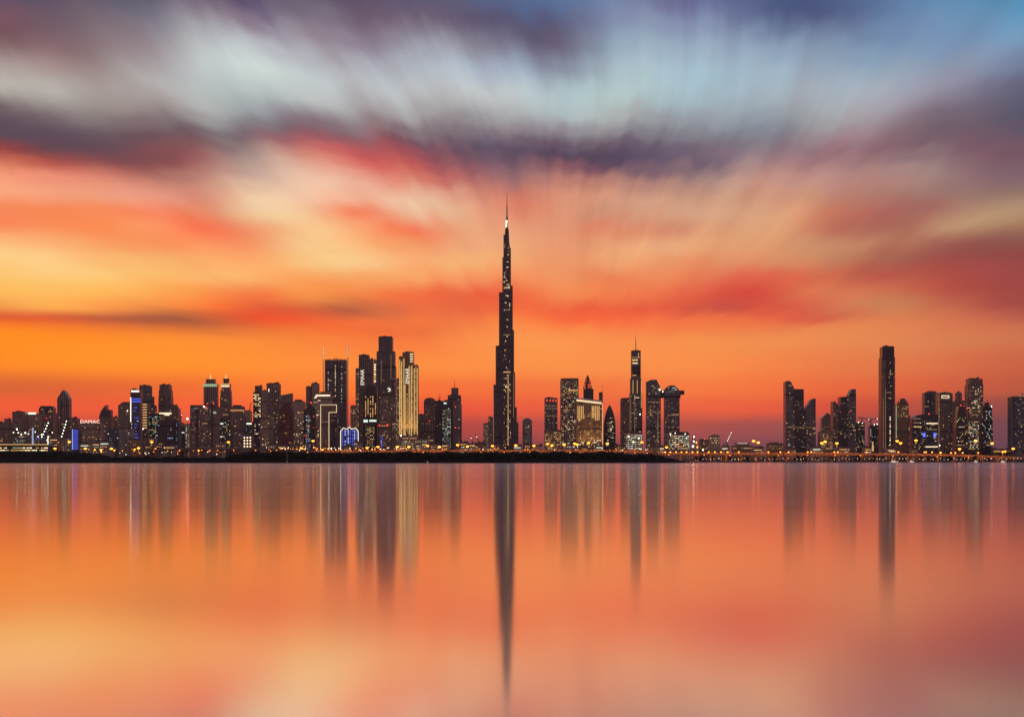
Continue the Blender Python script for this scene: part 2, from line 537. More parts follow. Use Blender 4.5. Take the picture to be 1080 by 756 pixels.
class T:
    """one thing: an Empty at the foot of its front, its parts as children. All sizes are given in
    the angular units of the survey (1/2100 rad) and turned into metres at the thing's own distance."""

    def __init__(s, name, cat, label, x, Y, group=None, base=GZ):
        s.Y = Y
        s.m = Y / F
        s.X = (x - 540) * s.m
        s.gz = base
        e = bpy.data.objects.new(name, None)
        e.empty_display_size = 5
        COL.objects.link(e)
        e.location = (s.X, Y, base)
        e['label'] = label
        e['category'] = cat
        if group:
            e['group'] = group
        s.e = e
        s.k = 0
        s.nwin = 0
        s.rnd = random.Random(int(x * 131 + Y))

    def lx(s, px): return (px - 540) * s.m - s.X
    def lz(s, py): return CAMZ + (HOR - py) * s.m - s.gz

    def tier(s, x0, x1, yt, yb=None, d=32, ch=0, mat='brown', ytr=None, name='shaft', yo=None, label=None, cap=True):
        if yo is None:
            yo = -s.k * 0.35
            s.k += 1
        elif yo < 0:
            yo -= s.k * .35
        a, b = s.lx(x0), s.lx(x1)
        z0 = -1.0 if yb is None else s.lz(yb)
        zl = s.lz(yt)
        zr = zl if ytr is None else s.lz(ytr)
        c = ch * s.m
        if c > 0:
            plan = [(a + c, yo), (b - c, yo), (b, yo + c), (b, yo + d - c), (b - c, yo + d), (a + c, yo + d), (a, yo + d - c), (a, yo + c)]
        else:
            plan = [(a, yo), (b, yo), (b, yo + d), (a, yo + d)]
        bm = bmesh.new()
        bm_prism(bm, plan, z0, lambda x, y: zl + (zr - zl) * (x - a) / (b - a))
        o = mesh_obj(name, bm, FM[mat] if isinstance(mat, str) else mat, s.e)
        if label:
            o['label'] = label
        t = Tier()
        t.x0, t.x1, t.yt, t.yb, t.yo, t.ch, t.o, t.d = x0, x1, yt, (474 if yb is None else yb), yo, ch, o, d
        t.ytr = yt if ytr is None else ytr
        if cap and name in ('shaft',) and ytr is None and (x1 - x0) > 4:
            s.parapet(t, mat)
        return t

    def parapet(s, t, mat):
        a, b, z = s.lx(t.x0), s.lx(t.x1), s.lz(t.yt)
        c = t.ch * s.m
        bm = bmesh.new()
        w = .8
        bm_box(bm, a + c, b - c, t.yo + .3, t.yo + .3 + w, z - .2, z + 1.3)
        mesh_obj('parapet', bm, M_DARKC, s.e)
        r = s.rnd
        for i in range(r.randint(1, 3)):   # plant on the roof
            q = a + c + (b - a - 2 * c) * r.uniform(.1, .75)
            ww = min((b - a) * r.uniform(.12, .3), b - c - q)
            bm = bmesh.new()
            bm_box(bm, q, q + ww, t.yo + 8 + i * .3, t.yo + 14 + i * .3, z - .2, z + r.uniform(2.2, 4.2))
            mesh_obj('roof_plant', bm, M_DARKC, s.e)

    def prof(s, pts, d=32, mat='brown', name='shaft', yo=None, label=None):
        if yo is None:
            yo = -s.k * 0.35
            s.k += 1
        elif yo < 0:
            yo -= s.k * .35
        bm = bmesh.new()
        bm_profile(bm, [(s.lx(x), s.lz(y) if y < 485 else -1.0) for x, y in pts], yo, yo + d)
        o = mesh_obj(name, bm, FM[mat] if isinstance(mat, str) else mat, s.e)
        if label:
            o['label'] = label
        t = Tier()
        xs = [p[0] for p in pts]
        ys = [p[1] for p in pts]
        t.x0, t.x1, t.yt, t.yb, t.yo, t.ch, t.o, t.d, t.pts = min(xs), max(xs), min(ys), min(max(ys), 474), yo, 0, o, d, pts
        t.ytr = t.yt
        return t

    def lathe(s, cx, prof, mat='dark', name='shaft', cy=15, seg=20):
        bm = bmesh.new()
        pr = sorted([(r_ * s.m, s.lz(y) if y < 485 else -1.0) for r_, y in prof], key=lambda q: q[1])
        bm_lathe(bm, s.lx(cx), cy, pr, seg)
        return mesh_obj(name, bm, FM[mat] if isinstance(mat, str) else mat, s.e, smooth=False)

    def box(s, x0, x1, y0, y1, mat, name, yo=-.4, d=.8, label=None):
        if yo < 0:
            yo -= s.k * .35
        bm = bmesh.new()
        bm_box(bm, s.lx(x0), s.lx(x1), yo, yo + d, s.lz(y1), s.lz(y0))
        o = mesh_obj(name, bm, mat, s.e)
        if label:
            o['label'] = label
        return o

    def light(s, x0, x1, y0, y1, kind, name='light_strip', yo=-.8, d=.6):
        return s.box(x0, x1, y0, y1, WM[kind], name, yo, d)

    def bar(s, x0, y0, x1, y1, wpx, mat, name, yo=-.8):
        if yo < 0:
            yo -= s.k * .35
        bm = bmesh.new()
        bm_bar(bm, (s.lx(x0), yo, s.lz(y0)), (s.lx(x1), yo, s.lz(y1)), wpx * s.m)
        return mesh_obj(name, bm, mat, s.e)

    def mast(s, x, ytop, ybot, w=.5, mat=None, name='mast', yo=10):
        bm = bmesh.new()
        bm_lathe(bm, s.lx(x), yo, [(w * s.m * .5, s.lz(ybot) - 1), (w * s.m * .4, s.lz((ytop + ybot) / 2)), (w * s.m * .15, s.lz(ytop))], 8)
        return mesh_obj(name, bm, mat or M_METAL, s.e)

    def beacon(s, x, y, kind='red', r=.45, name='warning_light', yo=-1.5):
        if yo < 0:
            yo -= s.k * .35
        bm = bmesh.new()
        bm_lathe(bm, s.lx(x), yo, [(0.3 * s.m * r, s.lz(y) - s.m * r), (s.m * r, s.lz(y)), (0.3 * s.m * r, s.lz(y) + s.m * r)], 8)
        return mesh_obj(name, bm, WM[kind], s.e)

    def win(s, x, y, w, h, kind, yo):
        o = bpy.data.objects.new('window', unit_cube(WM[kind]))
        COL.objects.link(o)
        o.parent = s.e
        o.location = (s.lx(x), yo - .02, s.lz(y))
        o.scale = (w, .34, h)
        s.nwin += 1
        return o

    def wins(s, t, n, pal='warm dim dim amber', x0=None, x1=None, y0=None, y1=None, w=(1.0, 2.3), h=1.5, floor=3.9, bay=2.9, runs=.12, cols=None):
        """n lit windows scattered over the floors and bays of a tier's front"""
        x0 = t.x0 + t.ch + .4 if x0 is None else x0
        x1 = t.x1 - t.ch - .4 if x1 is None else x1
        y0 = max(t.yt, t.ytr) + 1.5 if y0 is None else y0
        y1 = t.yb if y1 is None else y1
        pal = pal.split()
        r = s.rnd
        nb = max(1, int((x1 - x0) * s.m / bay))
        nf = max(1, int((y1 - y0) * s.m / floor))
        seen = set()
        rest = []
        keep = None
        if cols:
            keep = [r.randrange(nb) for _ in range(cols)]
        tries = 0
        while len(seen) < min(n, int(nb * nf * .8)) and tries < n * 20:
            tries += 1
            b, f = (r.choice(keep) if keep else r.randrange(nb)), r.randrange(nf)
            run = 1
            if r.random() < runs:
                run = r.randint(2, 4)
            kind = r.choice(pal)
            for q in range(run):
                if b + q >= nb or (b + q, f) in seen:
                    continue
                seen.add((b + q, f))
                X = x0 + (b + q + .5) / nb * (x1 - x0)
                Yp = y0 + (f + .5) / nf * (y1 - y0)
                ww = min(r.uniform(*w), bay * .92)
                if s.nwin < 100:
                    s.win(X, Yp, ww, h * r.uniform(.8, 1.1), kind, t.yo)
                else:
                    rest.append((X, Yp, ww, h, kind))
        if rest:
            by = {}
            for q in rest:
                by.setdefault(q[4], []).append(q)
            mats = list(by)
            bm = bmesh.new()
            for mi, kd in enumerate(mats):
                for X, Yp, ww, hh, _ in by[kd]:
                    k0 = len(bm.faces)
                    bm_box(bm, s.lx(X) - ww / 2, s.lx(X) + ww / 2, t.yo - .19, t.yo + .15, s.lz(Yp) - hh / 2, s.lz(Yp) + hh / 2)
                    bm.faces.ensure_lookup_table()
                    for fi in range(k0, len(bm.faces)):
                        bm.faces[fi].material_index = mi
            o = mesh_obj('small_windows', bm, None, s.e)
            for kd in mats:
                o.data.materials.append(WM[kd])
            o['kind'] = 'stuff'

    def fins(s, t, n, wpx=.35, depth=1.4, mat=None, y0=None, y1=None, name='fin'):
        for i in range(n):
            x = t.x0 + t.ch + (t.x1 - t.x0 - 2 * t.ch) * (i + .5) / n
            bm = bmesh.new()
            bm_box(bm, s.lx(x) - wpx * s.m / 2, s.lx(x) + wpx * s.m / 2, t.yo - depth, t.yo - .01, s.lz(y1) if y1 else -1, s.lz(y0 if y0 else max(t.yt, t.ytr)))
            mesh_obj(name, bm, mat or M_CONC, s.e)

    def text(s, word, x0, x1, y0, y1, kind, vertical=False, yo=-1.2, name='lettering'):
        yo -= s.k * .35
        cu = bpy.data.curves.new('lettering', 'FONT')
        cu.body = word
        cu.extrude = .25
        cu.resolution_u = 2
        cu.offset = -0.012
        ob = bpy.data.objects.new('lettering_source', cu)
        COL.objects.link(ob)
        me = bpy.data.meshes.new_from_object(ob.evaluated_get(bpy.context.evaluated_depsgraph_get()))
        bpy.data.objects.remove(ob)
        xs = [v.co.x for v in me.vertices]
        ys = [v.co.y for v in me.vertices]
        W, H = (s.lx(x1) - s.lx(x0)), (s.lz(y0) - s.lz(y1))
        for v in me.vertices:
            a = (v.co.x - min(xs)) / (max(xs) - min(xs))
            b = (v.co.y - min(ys)) / (max(ys) - min(ys))
            if vertical:
                v.co = Vector((s.lx(x1) - b * W, yo + v.co.z, s.lz(y1) + a * H))
            else:
                v.co = Vector((s.lx(x0) + a * W, yo + v.co.z, s.lz(y1) + b * H))
        me.materials.clear()
        me.materials.append(WM[kind])
        o = bpy.data.objects.new(name, me)
        COL.objects.link(o)
        o.parent = s.e
        return o


def setting(o, kind='structure'):
    o['kind'] = kind
    return o
# ------------------------------------------------------------------ water and land
def water_mat():
    m, N, L = new_mat('still_water')
    out = N.new('ShaderNodeOutputMaterial')
    tc = N.new('ShaderNodeTexCoord')
    mp = N.new('ShaderNodeMapping')
    mp.inputs['Scale'].default_value = (.0015, .02, 1)
    L.new(tc.outputs['Object'], mp.inputs[0])
    n = N.new('ShaderNodeTexNoise')
    n.inputs['Scale'].default_value = 1.0
    n.inputs['Detail'].default_value = 3
    L.new(mp.outputs[0], n.inputs['Vector'])
    mr = N.new('ShaderNodeMapRange')
    mr.inputs[1].default_value = .3
    mr.inputs[2].default_value = .7
    mr.inputs[3].default_value = WATER_R[0]
    mr.inputs[4].default_value = WATER_R[1]
    L.new(n.outputs[0], mr.inputs[0])
    g = N.new('ShaderNodeBsdfGlossy')
    g.distribution = 'GGX'
    g.inputs['Color'].default_value = (1, .97, .97, 1)
    L.new(mr.outputs[0], g.inputs['Roughness'])
    g2 = N.new('ShaderNodeBsdfGlossy')          # the small ripples
    g2.distribution = 'GGX'
    g2.inputs['Color'].default_value = (.93, .93, .97, 1)
    g2.inputs['Roughness'].default_value = RIPPLE[2]
    gm = N.new('ShaderNodeMixShader')
    sp = N.new('ShaderNodeSeparateXYZ')
    L.new(tc.outputs['Object'], sp.inputs[0])
    rp = N.new('ShaderNodeMapRange')
    rp.inputs[1].default_value = 60
    rp.inputs[2].default_value = 800
    rp.inputs[3].default_value = RIPPLE[0]
    rp.inputs[4].default_value = RIPPLE[1]
    L.new(sp.outputs[1], rp.inputs[0])
    # uneven sheen: long faint cat's paws
    mp2 = N.new('ShaderNodeMapping')
    mp2.inputs['Scale'].default_value = (.004, .035, 1)
    L.new(tc.outputs['Object'], mp2.inputs[0])
    nn = N.new('ShaderNodeTexNoise')
    nn.inputs['Scale'].default_value = 1.0
    nn.inputs['Detail'].default_value = 4
    L.new(mp2.outputs[0], nn.inputs['Vector'])
    pw = N.new('ShaderNodeMapRange')
    pw.inputs[1].default_value = .35
    pw.inputs[2].default_value = .65
    pw.inputs[3].default_value = .7
    pw.inputs[4].default_value = 1.25
    L.new(nn.outputs[0], pw.inputs[0])
    mu = N.new('ShaderNodeMath')
    mu.operation = 'MULTIPLY'
    L.new(rp.outputs[0], mu.inputs[0])
    L.new(pw.outputs[0], mu.inputs[1])
    L.new(mu.outputs[0], gm.inputs[0])
    L.new(g.outputs[0], gm.inputs[1])
    L.new(g2.outputs[0], gm.inputs[2])
    d = N.new('ShaderNodeBsdfDiffuse')
    d.inputs['Color'].default_value = (.05, .06, .08, 1)
    mx = N.new('ShaderNodeMixShader')
    mx.inputs[0].default_value = .97
    L.new(d.outputs[0], mx.inputs[1])
    L.new(gm.outputs[0], mx.inputs[2])
    L.new(mx.outputs[0], out.inputs[0])
    return m


HAZE = 1.4e-5
WATER_R = (.078, .096)
RIPPLE = (.05, .24, .30)      # share of ripples near, far out; their roughness
bm = bmesh.new()
vs = [bm.verts.new(p) for p in ((-6000, -600, 0), (6000, -600, 0), (6000, 3600, 0), (-6000, 3600, 0))]
bm.faces.new(vs)
setting(mesh_obj('water', bm, water_mat()))

M_LAND = plain('sandy_ground', (.14, .11, .09), .9, scale=.01)
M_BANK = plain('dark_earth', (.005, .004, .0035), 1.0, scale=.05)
M_ASPH = plain('asphalt', (.05, .05, .05), .8, scale=.05)
bm = bmesh.new()
nx = 60
shore = []
rs = random.Random(5)
for i in range(nx + 1):
    x = -6000 + 12000 * i / nx
    shore.append((x, 2520 + 12 * math.sin(x * .004) + rs.uniform(-4, 4) + (500 if x > 230 else 0) - (0 if x < 230 else 0)))
row0 = [bm.verts.new((x, y, -.6)) for x, y in shore]
row1 = [bm.verts.new((x, y + 14, GZ)) for x, y in shore]
row2 = [bm.verts.new((x * 1.9, 7400, GZ)) for x, y in shore]
for a, b in ((row0, row1), (row1, row2)):
    for i in range(nx):
        bm.faces.new((a[i], a[i + 1], b[i + 1], b[i]))
setting(mesh_obj('land', bm, M_LAND))


# low dark bank with scrub on it, on the near shore
def bank(name, pts, Y, depth=60):
    """pts: (x, y) of its crest"""
    bm = bmesh.new()
    m = Y / F
    rows = []
    for f, k in ((0, -.05), (6, .35), (14, .8), (22, 1.0), (depth, .9), (depth + 12, 0)):
        row = []
        for i, (x, y) in enumerate(pts):
            h = max(.3, CAMZ + (HOR - y) * m)
            row.append(bm.verts.new(((x - 540) * m, Y + f + rs.uniform(-1, 1), h * k + (rs.uniform(-.3, .3) if 0 < k < .95 else 0))))
        rows.append(row)
    for a, b in zip(rows, rows[1:]):
        for i in range(len(pts) - 1):
            bm.faces.new((a[i], a[i + 1], b[i + 1], b[i]))
    return setting(mesh_obj(name, bm, M_BANK))


def lerp_pts(keys, step):
    out = []
    x = keys[0][0]
    while x <= keys[-1][0]:
        for (xa, ya), (xb, yb) in zip(keys, keys[1:]):
            if xa <= x <= xb:
                out.append((x, ya + (yb - ya) * (x - xa) / (xb - xa) + rs.uniform(-.25, .25)))
                break
        x += step
    return out


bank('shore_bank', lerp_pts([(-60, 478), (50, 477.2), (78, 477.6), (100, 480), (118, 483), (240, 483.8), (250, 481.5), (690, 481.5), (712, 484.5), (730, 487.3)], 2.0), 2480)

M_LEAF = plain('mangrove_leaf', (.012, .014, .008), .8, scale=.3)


def scrub(name, keys, Y, n, size, depth, seed, zfrac=.55):
    """a mass of leaf clumps whose top follows the keys; every clump a spray of small leaf faces"""
    r = random.Random(seed)
    m = Y / F
    bm = bmesh.new()
    xa, xb = keys[0][0], keys[-1][0]
    for i in range(n):
        x = r.uniform(xa, xb)
        top = keys[0][1]
        for (p, q), (p2, q2) in zip(keys, keys[1:]):
            if p <= x <= p2:
                top = q + (q2 - q) * (x - p) / (p2 - p)
                break
        top += .9 * math.sin(x * .21 + seed) * math.sin(x * .063) + .5 * math.sin(x * .61)
        h = CAMZ + (HOR - top) * m
        f = r.random() ** .6
        z = max(.4, h * f)
        cx, cy = (x - 540) * m, Y + r.uniform(0, depth)
        for j in range(9):
            d = Vector((r.gauss(0, 1), r.gauss(0, 1), r.gauss(0, .8))) * size * .5
            c = Vector((cx, cy, z)) + d
            if c.z > h + .8 or c.z < .1:
                continue
            u = Vector((r.gauss(0, 1), r.gauss(0, 1), r.gauss(0, 1))).normalized()
            v = u.cross(Vector((r.gauss(0, 1), r.gauss(0, 1), r.gauss(0, 1)))).normalized()
            a = size * r.uniform(.3, .6)
            bm.faces.new([bm.verts.new(c + u * a), bm.verts.new(c + v * a * .6), bm.verts.new(c - u * a), bm.verts.new(c - v * a * .6)])
    o = mesh_obj(name, bm, M_LEAF)
    return setting(o, 'stuff')


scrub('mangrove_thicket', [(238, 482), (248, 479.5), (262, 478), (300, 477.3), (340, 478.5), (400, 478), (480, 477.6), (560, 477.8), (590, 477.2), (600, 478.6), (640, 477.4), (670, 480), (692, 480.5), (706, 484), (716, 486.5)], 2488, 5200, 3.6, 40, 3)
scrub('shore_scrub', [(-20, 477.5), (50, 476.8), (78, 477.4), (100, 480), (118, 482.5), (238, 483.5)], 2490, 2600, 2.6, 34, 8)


# ------------------------------------------------------------------ highways
# the evening haze over the city
def haze(density):
    m, N, L = new_mat('haze')
    out = N.new('ShaderNodeOutputMaterial')
    v = N.new('ShaderNodeVolumePrincipled')
    v.inputs['Color'].default_value = (.95, .90, .90, 1)
    v.inputs['Density'].default_value = density
    v.inputs['Anisotropy'].default_value = .35
    L.new(v.outputs[0], out.inputs['Volume'])
    bm = bmesh.new()
    bm_box(bm, -12500, 12500, -700, 7500, -2, 900)
    return setting(mesh_obj('haze', bm, m), 'stuff')


haze(HAZE)
M_DECK = plain('deck_concrete', (.19, .15, .12), .75, scale=.08)


def viaduct(name, label, cat, keys, Y, thick, pier_every, pier_w, lamps_under=0, seed=1, par=1.1):
    """elevated road: deck, parapet, piers and the lamps fixed below its edge"""
    r = random.Random(seed)
    m = Y / F
    e = bpy.data.objects.new(name, None)
    COL.objects.link(e)
    e.location = ((keys[0][0] - 540) * m, Y, GZ)
    e['label'], e['category'] = label, cat
    P = [((x - 540) * m - e.location.x, CAMZ + (HOR - y) * m - GZ) for x, y in keys]
    bm = bmesh.new()
    bm_profile(bm, [(x, z) for x, z in P] + [(x, z - thick) for x, z in reversed(P)], 0, 26)
    mesh_obj('deck', bm, M_DECK, e)
    bm = bmesh.new()
    bm_profile(bm, [(x, z + par) for x, z in P] + [(x, z + .01) for x, z in reversed(P)], .3, .7)
    mesh_obj('parapet', bm, M_CONC, e)

    def zat(x):
        for (a, za), (b, zb) in zip(P, P[1:]):
            if a <= x <= b:
                return za + (zb - za) * (x - a) / (b - a)
        return P[-1][1]
    x = P[0][0] + pier_every * .5
    while x < P[-1][0]:
        bm = bmesh.new()
        bm_box(bm, x - pier_w / 2, x + pier_w / 2, 6, 18, -1, zat(x) - thick - .02)
        bm_box(bm, x - pier_w * .9, x + pier_w * .9, 4, 22, zat(x) - thick - 1.4, zat(x) - thick - .01)
        mesh_obj('pier', bm, M_DECK, e)
        x += pier_every
    for i in range(lamps_under):
        xx = P[0][0] + (P[-1][0] - P[0][0]) * (i + r.uniform(.2, .8)) / lamps_under
        bm = bmesh.new()
        zz = zat(xx) - thick - r.uniform(.5, 1.2)
        bm_box(bm, xx - .7, xx + .7, -.5, .5, zz, zz + .5)
        mesh_obj('under_deck_lamp', bm, WM['sodium'], e)
    return e


viaduct('highway_viaduct', 'long elevated highway lit orange from below on the right shore', 'viaduct',
        [(694, 477.6), (760, 477.8), (860, 478.2), (940, 478.4), (1010, 479.6), (1060, 481.6), (1100, 483)], 3150, 2.6, 24, 2.2, 12, 4)
viaduct('highway_overpass', 'dark overpass on wide piers before the left hand towers', 'overpass',
        [(150, 474.6), (200, 472.6), (262, 472.6), (330, 475.0)], 3050, 2.4, 26, 4.5, 10, 6)
viaduct('waterfront_road', 'low raised road glowing orange behind the dark mangroves', 'road bridge',
        [(330, 475.6), (460, 475.2), (560, 474.8), (693, 475.8)], 3200, 2.4, 30, 3, 26, 9)


# ------------------------------------------------------------------ towers, far left
def B(name, cat, label, x, Y, **k):
    return T(name, cat, label, x, Y, **k)


OFF, APT, HOT = 'office_tower', 'apartment_tower', 'hotel_tower'

b = B(APT, 'tower', 'plain dark low block at the far left edge beside the flat boxy tower', 6, 4300)
t = b.tier(-8, 12.2, 446, mat='brown'); b.tier(4, 10, 442, 446, mat='brown', d=16, yo=4)
b.wins(t, 6)
b = B(OFF, 'tower', 'flat topped brown box tower, first tall one from the far left', 19.5, 4600)
t = b.tier(12.8, 26.2, 434.6, mat='brown'); b.wins(t, 12, 'warm dim dim')
b = B(OFF, 'tower', 'brown tower with a bright white sign panel on its flat roof', 34, 4650)
t = b.tier(28.2, 41, 437.4, mat='tan'); b.wins(t, 14, 'warm dim dimc')
b.light(29.4, 37.8, 434.9, 437.4, 'strip', 'roof_sign', yo=.5)
b = B(OFF, 'tower', 'tower with cut corner flat crown left of the pointed tower', 48, 4700)
b.prof([(40.8, 490), (40.8, 431), (43, 428), (54, 428), (55.8, 430.5), (55.8, 490)], mat='dark'); t = b.tier(42, 55.5, 436, mat='brown', cap=False)
b.wins(t, 22, 'warm green dim', y0=437); b.beacon(49, 441)
b.wins(t, 8, 'warm dim', y0=430.5, y1=435)
b = B(APT, 'tower', 'narrow brown slab squeezed between cut corner tower and pointed tower', 58, 4950)
t = b.tier(54, 62, 436.6, mat='brown'); b.wins(t, 6)
b = B('skyscraper', 'tower', 'tall slim tower ending in a pointed bullet tip, at the left', 66.4, 4900)
t = b.prof([(60, 490), (60.2, 420.5), (62, 417.3), (64.4, 413.6), (66.4, 411.3), (68.4, 413.6), (70.8, 417.3), (72.6, 420.5), (72.8, 490)], mat='fins')
b.fins(t, 4, .4, 1, M_DARKC, y0=422); b.mast(66.4, 408.8, 411.8, .5); b.wins(t, 10, 'dim dim warm', y0=424)
b = B(APT, 'tower', 'low flat tower just right of the pointed tower', 77, 4700)
t = b.tier(72.3, 81.5, 441, mat='brown'); b.wins(t, 10, 'warm dim dimc')
b = B(OFF, 'tower', 'short block striped with bright blue light bands', 79.6, 4000)
t = b.tier(76.2, 82.8, 452, mat='dark')
for i in range(9):
    b.light(76.5, 82.5, 453.2 + i * 2.4, 454.5 + i * 2.4, 'blue', 'led_band')
b.light(76.2, 76.8, 452.5, 474, 'bluew', 'light_strip')
b = B('construction_building', 'building', 'sprawling low building site sparkling with pale floodlights before the pointed tower', 45, 4080)
t = b.tier(14, 74, 458, mat='steel', d=30, cap=False); t2 = b.tier(14, 31, 455, 458.2, mat='steel', d=20, yo=3, cap=False)
b.wins(t, 80, 'cool warm green dim dimc', runs=.25)
for x, y, kd, rr in ((18, 452.6, 'floodg', .8), (14.4, 456, 'tinyw', .5), (19.4, 456.2, 'tinyw', .5), (22.6, 458, 'floodg', .5), (26.8, 456.4, 'flood', .6), (30.2, 457.6, 'tinyw', .5), (37.4, 455.4, 'tinyw', .5), (40.6, 460.4, 'tinyw', .4), (44, 458.4, 'floodg', .5), (55.4, 456, 'tinyw', .5), (58, 466, 'flood', .4), (62, 466.6, 'flood', .5), (66, 465.6, 'tinyw', .5), (69, 467, 'flood', .5), (72, 475.6, 'flood', .7), (50, 464, 'tinyw', .5)):
    b.beacon(x, y, kd, rr, 'floodlight'); b.bar(x, y + .4, x, 460, .25, M_METAL, 'lamp_post')
b.light(50.2, 51.6, 459.6, 470, 'sign', 'light_strip')
for i in range(8):
    b.light(34, 35.4, 451.4 + i * 2.2, 452.6 + i * 2.2, 'bluew', 'led_panel', -1.2)
b.light(33.8, 35.6, 450.8, 470, 'dimc', 'led_backing', -.6, .4)
b.light(40.4, 41.6, 461.6, 463.6, 'blue', 'led_panel', -1.2); b.light(61.4, 63, 461, 463, 'blue', 'led_panel', -1.2)
b = B(OFF, 'tower', 'wide brown building carrying a row of white capital letters on its roof', 95.5, 4250)
t = b.tier(84, 107, 446.6, mat='tan'); b.wins(t, 34, 'warm dim dim amber')
b.text('DAMAC', 85, 105.5, 442.9, 446.3, 'sign')
b.box(84.8, 105.6, 446.2, 446.7, M_METAL, 'sign_rail', yo=-1.2)
b.fins(t, 5, .5, 1.2, M_CONC, y0=448)
b = B(OFF, 'tower', 'small tower with a curved shark fin roof', 110.5, 4700)
b.prof([(104.5, 490), (104.5, 439), (106, 434.5), (108.6, 430.2), (111.4, 426.9), (111.8, 432), (116.2, 432), (116.2, 490)], mat='violet')
t = b.tier(105.4, 117.5, 439.6, mat='brown'); b.wins(t, 10, 'dim warm')
b = B(APT, 'tower', 'brown flat block right of the shark fin roof', 120, 4800)
t = b.tier(116, 123.4, 440, mat='brown'); b.wins(t, 7)
b = B(OFF, 'tower', 'dark blue glass block standing low before the shark fin tower', 119, 4050)
t = b.tier(113, 125.2, 452.6, mat='blue'); b.wins(t, 9, 'cool dimc')
b = B(OFF, 'tower', 'brown tower with its left roof corner cut away', 131, 4650)
t = b.prof([(124.5, 490), (124.5, 427.5), (129.5, 423.8), (138.5, 423.8), (138.5, 490)], mat='brown'); b.wins(t, 12, 'dim dim warm', y0=429)
b.beacon(134.5, 433.2, 'tinyw', .5)
b = B(APT, 'tower', 'low grey block with a paler centre panel below the cut corner tower', 131.8, 4000)
t = b.tier(125.4, 138.5, 452, mat='grey'); b.tier(128, 132.5, 454, 474, mat=M_CONC, name='centre_panel', yo=-.6, d=1.2); b.wins(t, 14, 'dimc cool dim')

b = B(OFF, 'tower', 'slim tower with white lit top and blue LED face', 142.6, 4150)
t = b.tier(137.5, 148, 411, mat='blue', d=26)
b.light(138.4, 146.8, 411.6, 413.4, 'strip', 'light_band')
b.light(138.2, 148.0, 420.0, 421.4, 'blue', 'led_band'); b.light(138.2, 148.6, 422.4, 424.2, 'blue', 'led_band')
b.light(137.5, 138.4, 419, 445, 'strip', 'light_strip')
for i in range(0, 26, 2):
    b.light(140.2 + b.rnd.uniform(0, 5), 141.4 + b.rnd.uniform(1, 5.4), 426 + i * 1.75, 426.8 + i * 1.75, b.rnd.choice(['blue', 'blue', 'bluew']), 'led_panel')
b.wins(t, 14, 'white dim', x0=137.8, x1=140, y0=446)
b = B(OFF, 'tower', 'stepped brown tower with ragged roofline behind the blue LED tower', 154.5, 4800)
t = b.tier(147, 158, 406.8, mat='steel'); b.tier(146.6, 160.4, 418, mat='steel'); t2 = b.tier(146.2, 163, 427.2, mat='steel')
for q in (147.6, 150.5, 153.2, 157.4):
    b.box(q, q + .5, 405.4, 407, M_METAL, 'roof_post', yo=3)
b.wins(t, 10, 'dim dim warm'); b.wins(t2, 10, 'dim warm'); b.beacon(158, 435.8)
b = B(APT, 'tower', 'tower with rows of glowing yellow balconies beside the blue LED tower', 151.8, 4300)
t = b.tier(147.6, 155.6, 425, mat='dark', d=24)
for i in range(10):
    b.light(148.3, 155.0, 426.0 + i * 2.75, 426.9 + i * 2.75, 'warm', 'balcony_light')
b.beacon(151, 452.3, 'flood', .5)
b.wins(t, 10, 'warm dim', y0=455)
b = B(APT, 'tower', 'broad block freckled with pale greenish windows', 162.5, 4350)
t = b.tier(155.4, 171, 437, mat='dark'); b.wins(t, 95, 'cool green green dimc warm', runs=.2)
b = B(OFF, 'tower', 'tall tapering tower with flat top, left of the spired twin towers', 173.5, 4900)
t0 = b.tier(168.2, 179, 406, mat='fins', d=34); t = b.tier(167.4, 180.2, 412, mat='fins'); t2 = b.tier(167, 180.8, 419, mat='fins')
b.wins(t2, 12, 'dim dim warm'); b.fins(t2, 4, .35, 1, M_DARKC)
b.light(168, 181, 435.2, 436.6, 'white', 'light_band'); b.light(169, 179, 437.2, 438, 'strip', 'light_band')
b = B(APT, 'tower', 'brown stepped shoulder block right of the tapering tower', 184.8, 4850)
t = b.tier(180.8, 186, 427.4, mat='brown'); t2 = b.tier(181, 188.4, 430.6, mat='brown'); b.wins(t2, 8)
b = B(OFF, 'tower', 'nearly black violet cube tower in front of the tapering tower', 177, 3900)
t = b.tier(166.2, 188, 444, mat='violet', d=40); b.wins(t, 8, 'dim bluew'); b.wins(t, 8, 'bluew dimc', x0=185, x1=187.6)
b = B(APT, 'tower', 'low lit building with a tall dark arch panel', 194, 4050)
t = b.tier(188.2, 200.2, 447.4, mat='tan'); b.prof([(191.2, 490), (191.2, 452), (193, 450), (195, 452), (195, 490)], d=1.2, mat='violet', name='arch_panel', yo=-.5)
b.wins(t, 34, 'warm green dim cool', x0=195.4); b.light(191.6, 194.6, 455.6, 456.6, 'cool'); b.beacon(197.5, 441.5, 'flood', .9, 'floodlight', 2)
b.bar(197.5, 441.5, 197.5, 448, .3, M_METAL, 'lamp_post', 2)
b = B(OFF, 'tower', 'big striped slab with two dark vertical slots and red roof lights', 214.6, 3800)
t = b.tier(200.4, 228.8, 428.4, mat='bands', d=42); b.tier(200.4, 215, 427, 429, mat='bands', d=20, yo=4, cap=False)
b.box(206.8, 209, 431, 474, FM['violet'], 'dark_slot', yo=-.35, d=.7); b.box(223, 224.4, 429.5, 474, FM['violet'], 'dark_slot', yo=-.35, d=.7)
for i in range(16):
    b.box(209.4, 222.6, 431.6 + i * 2.62, 432.5 + i * 2.62, M_CONC, 'balcony_band', yo=-1.0, d=.9)
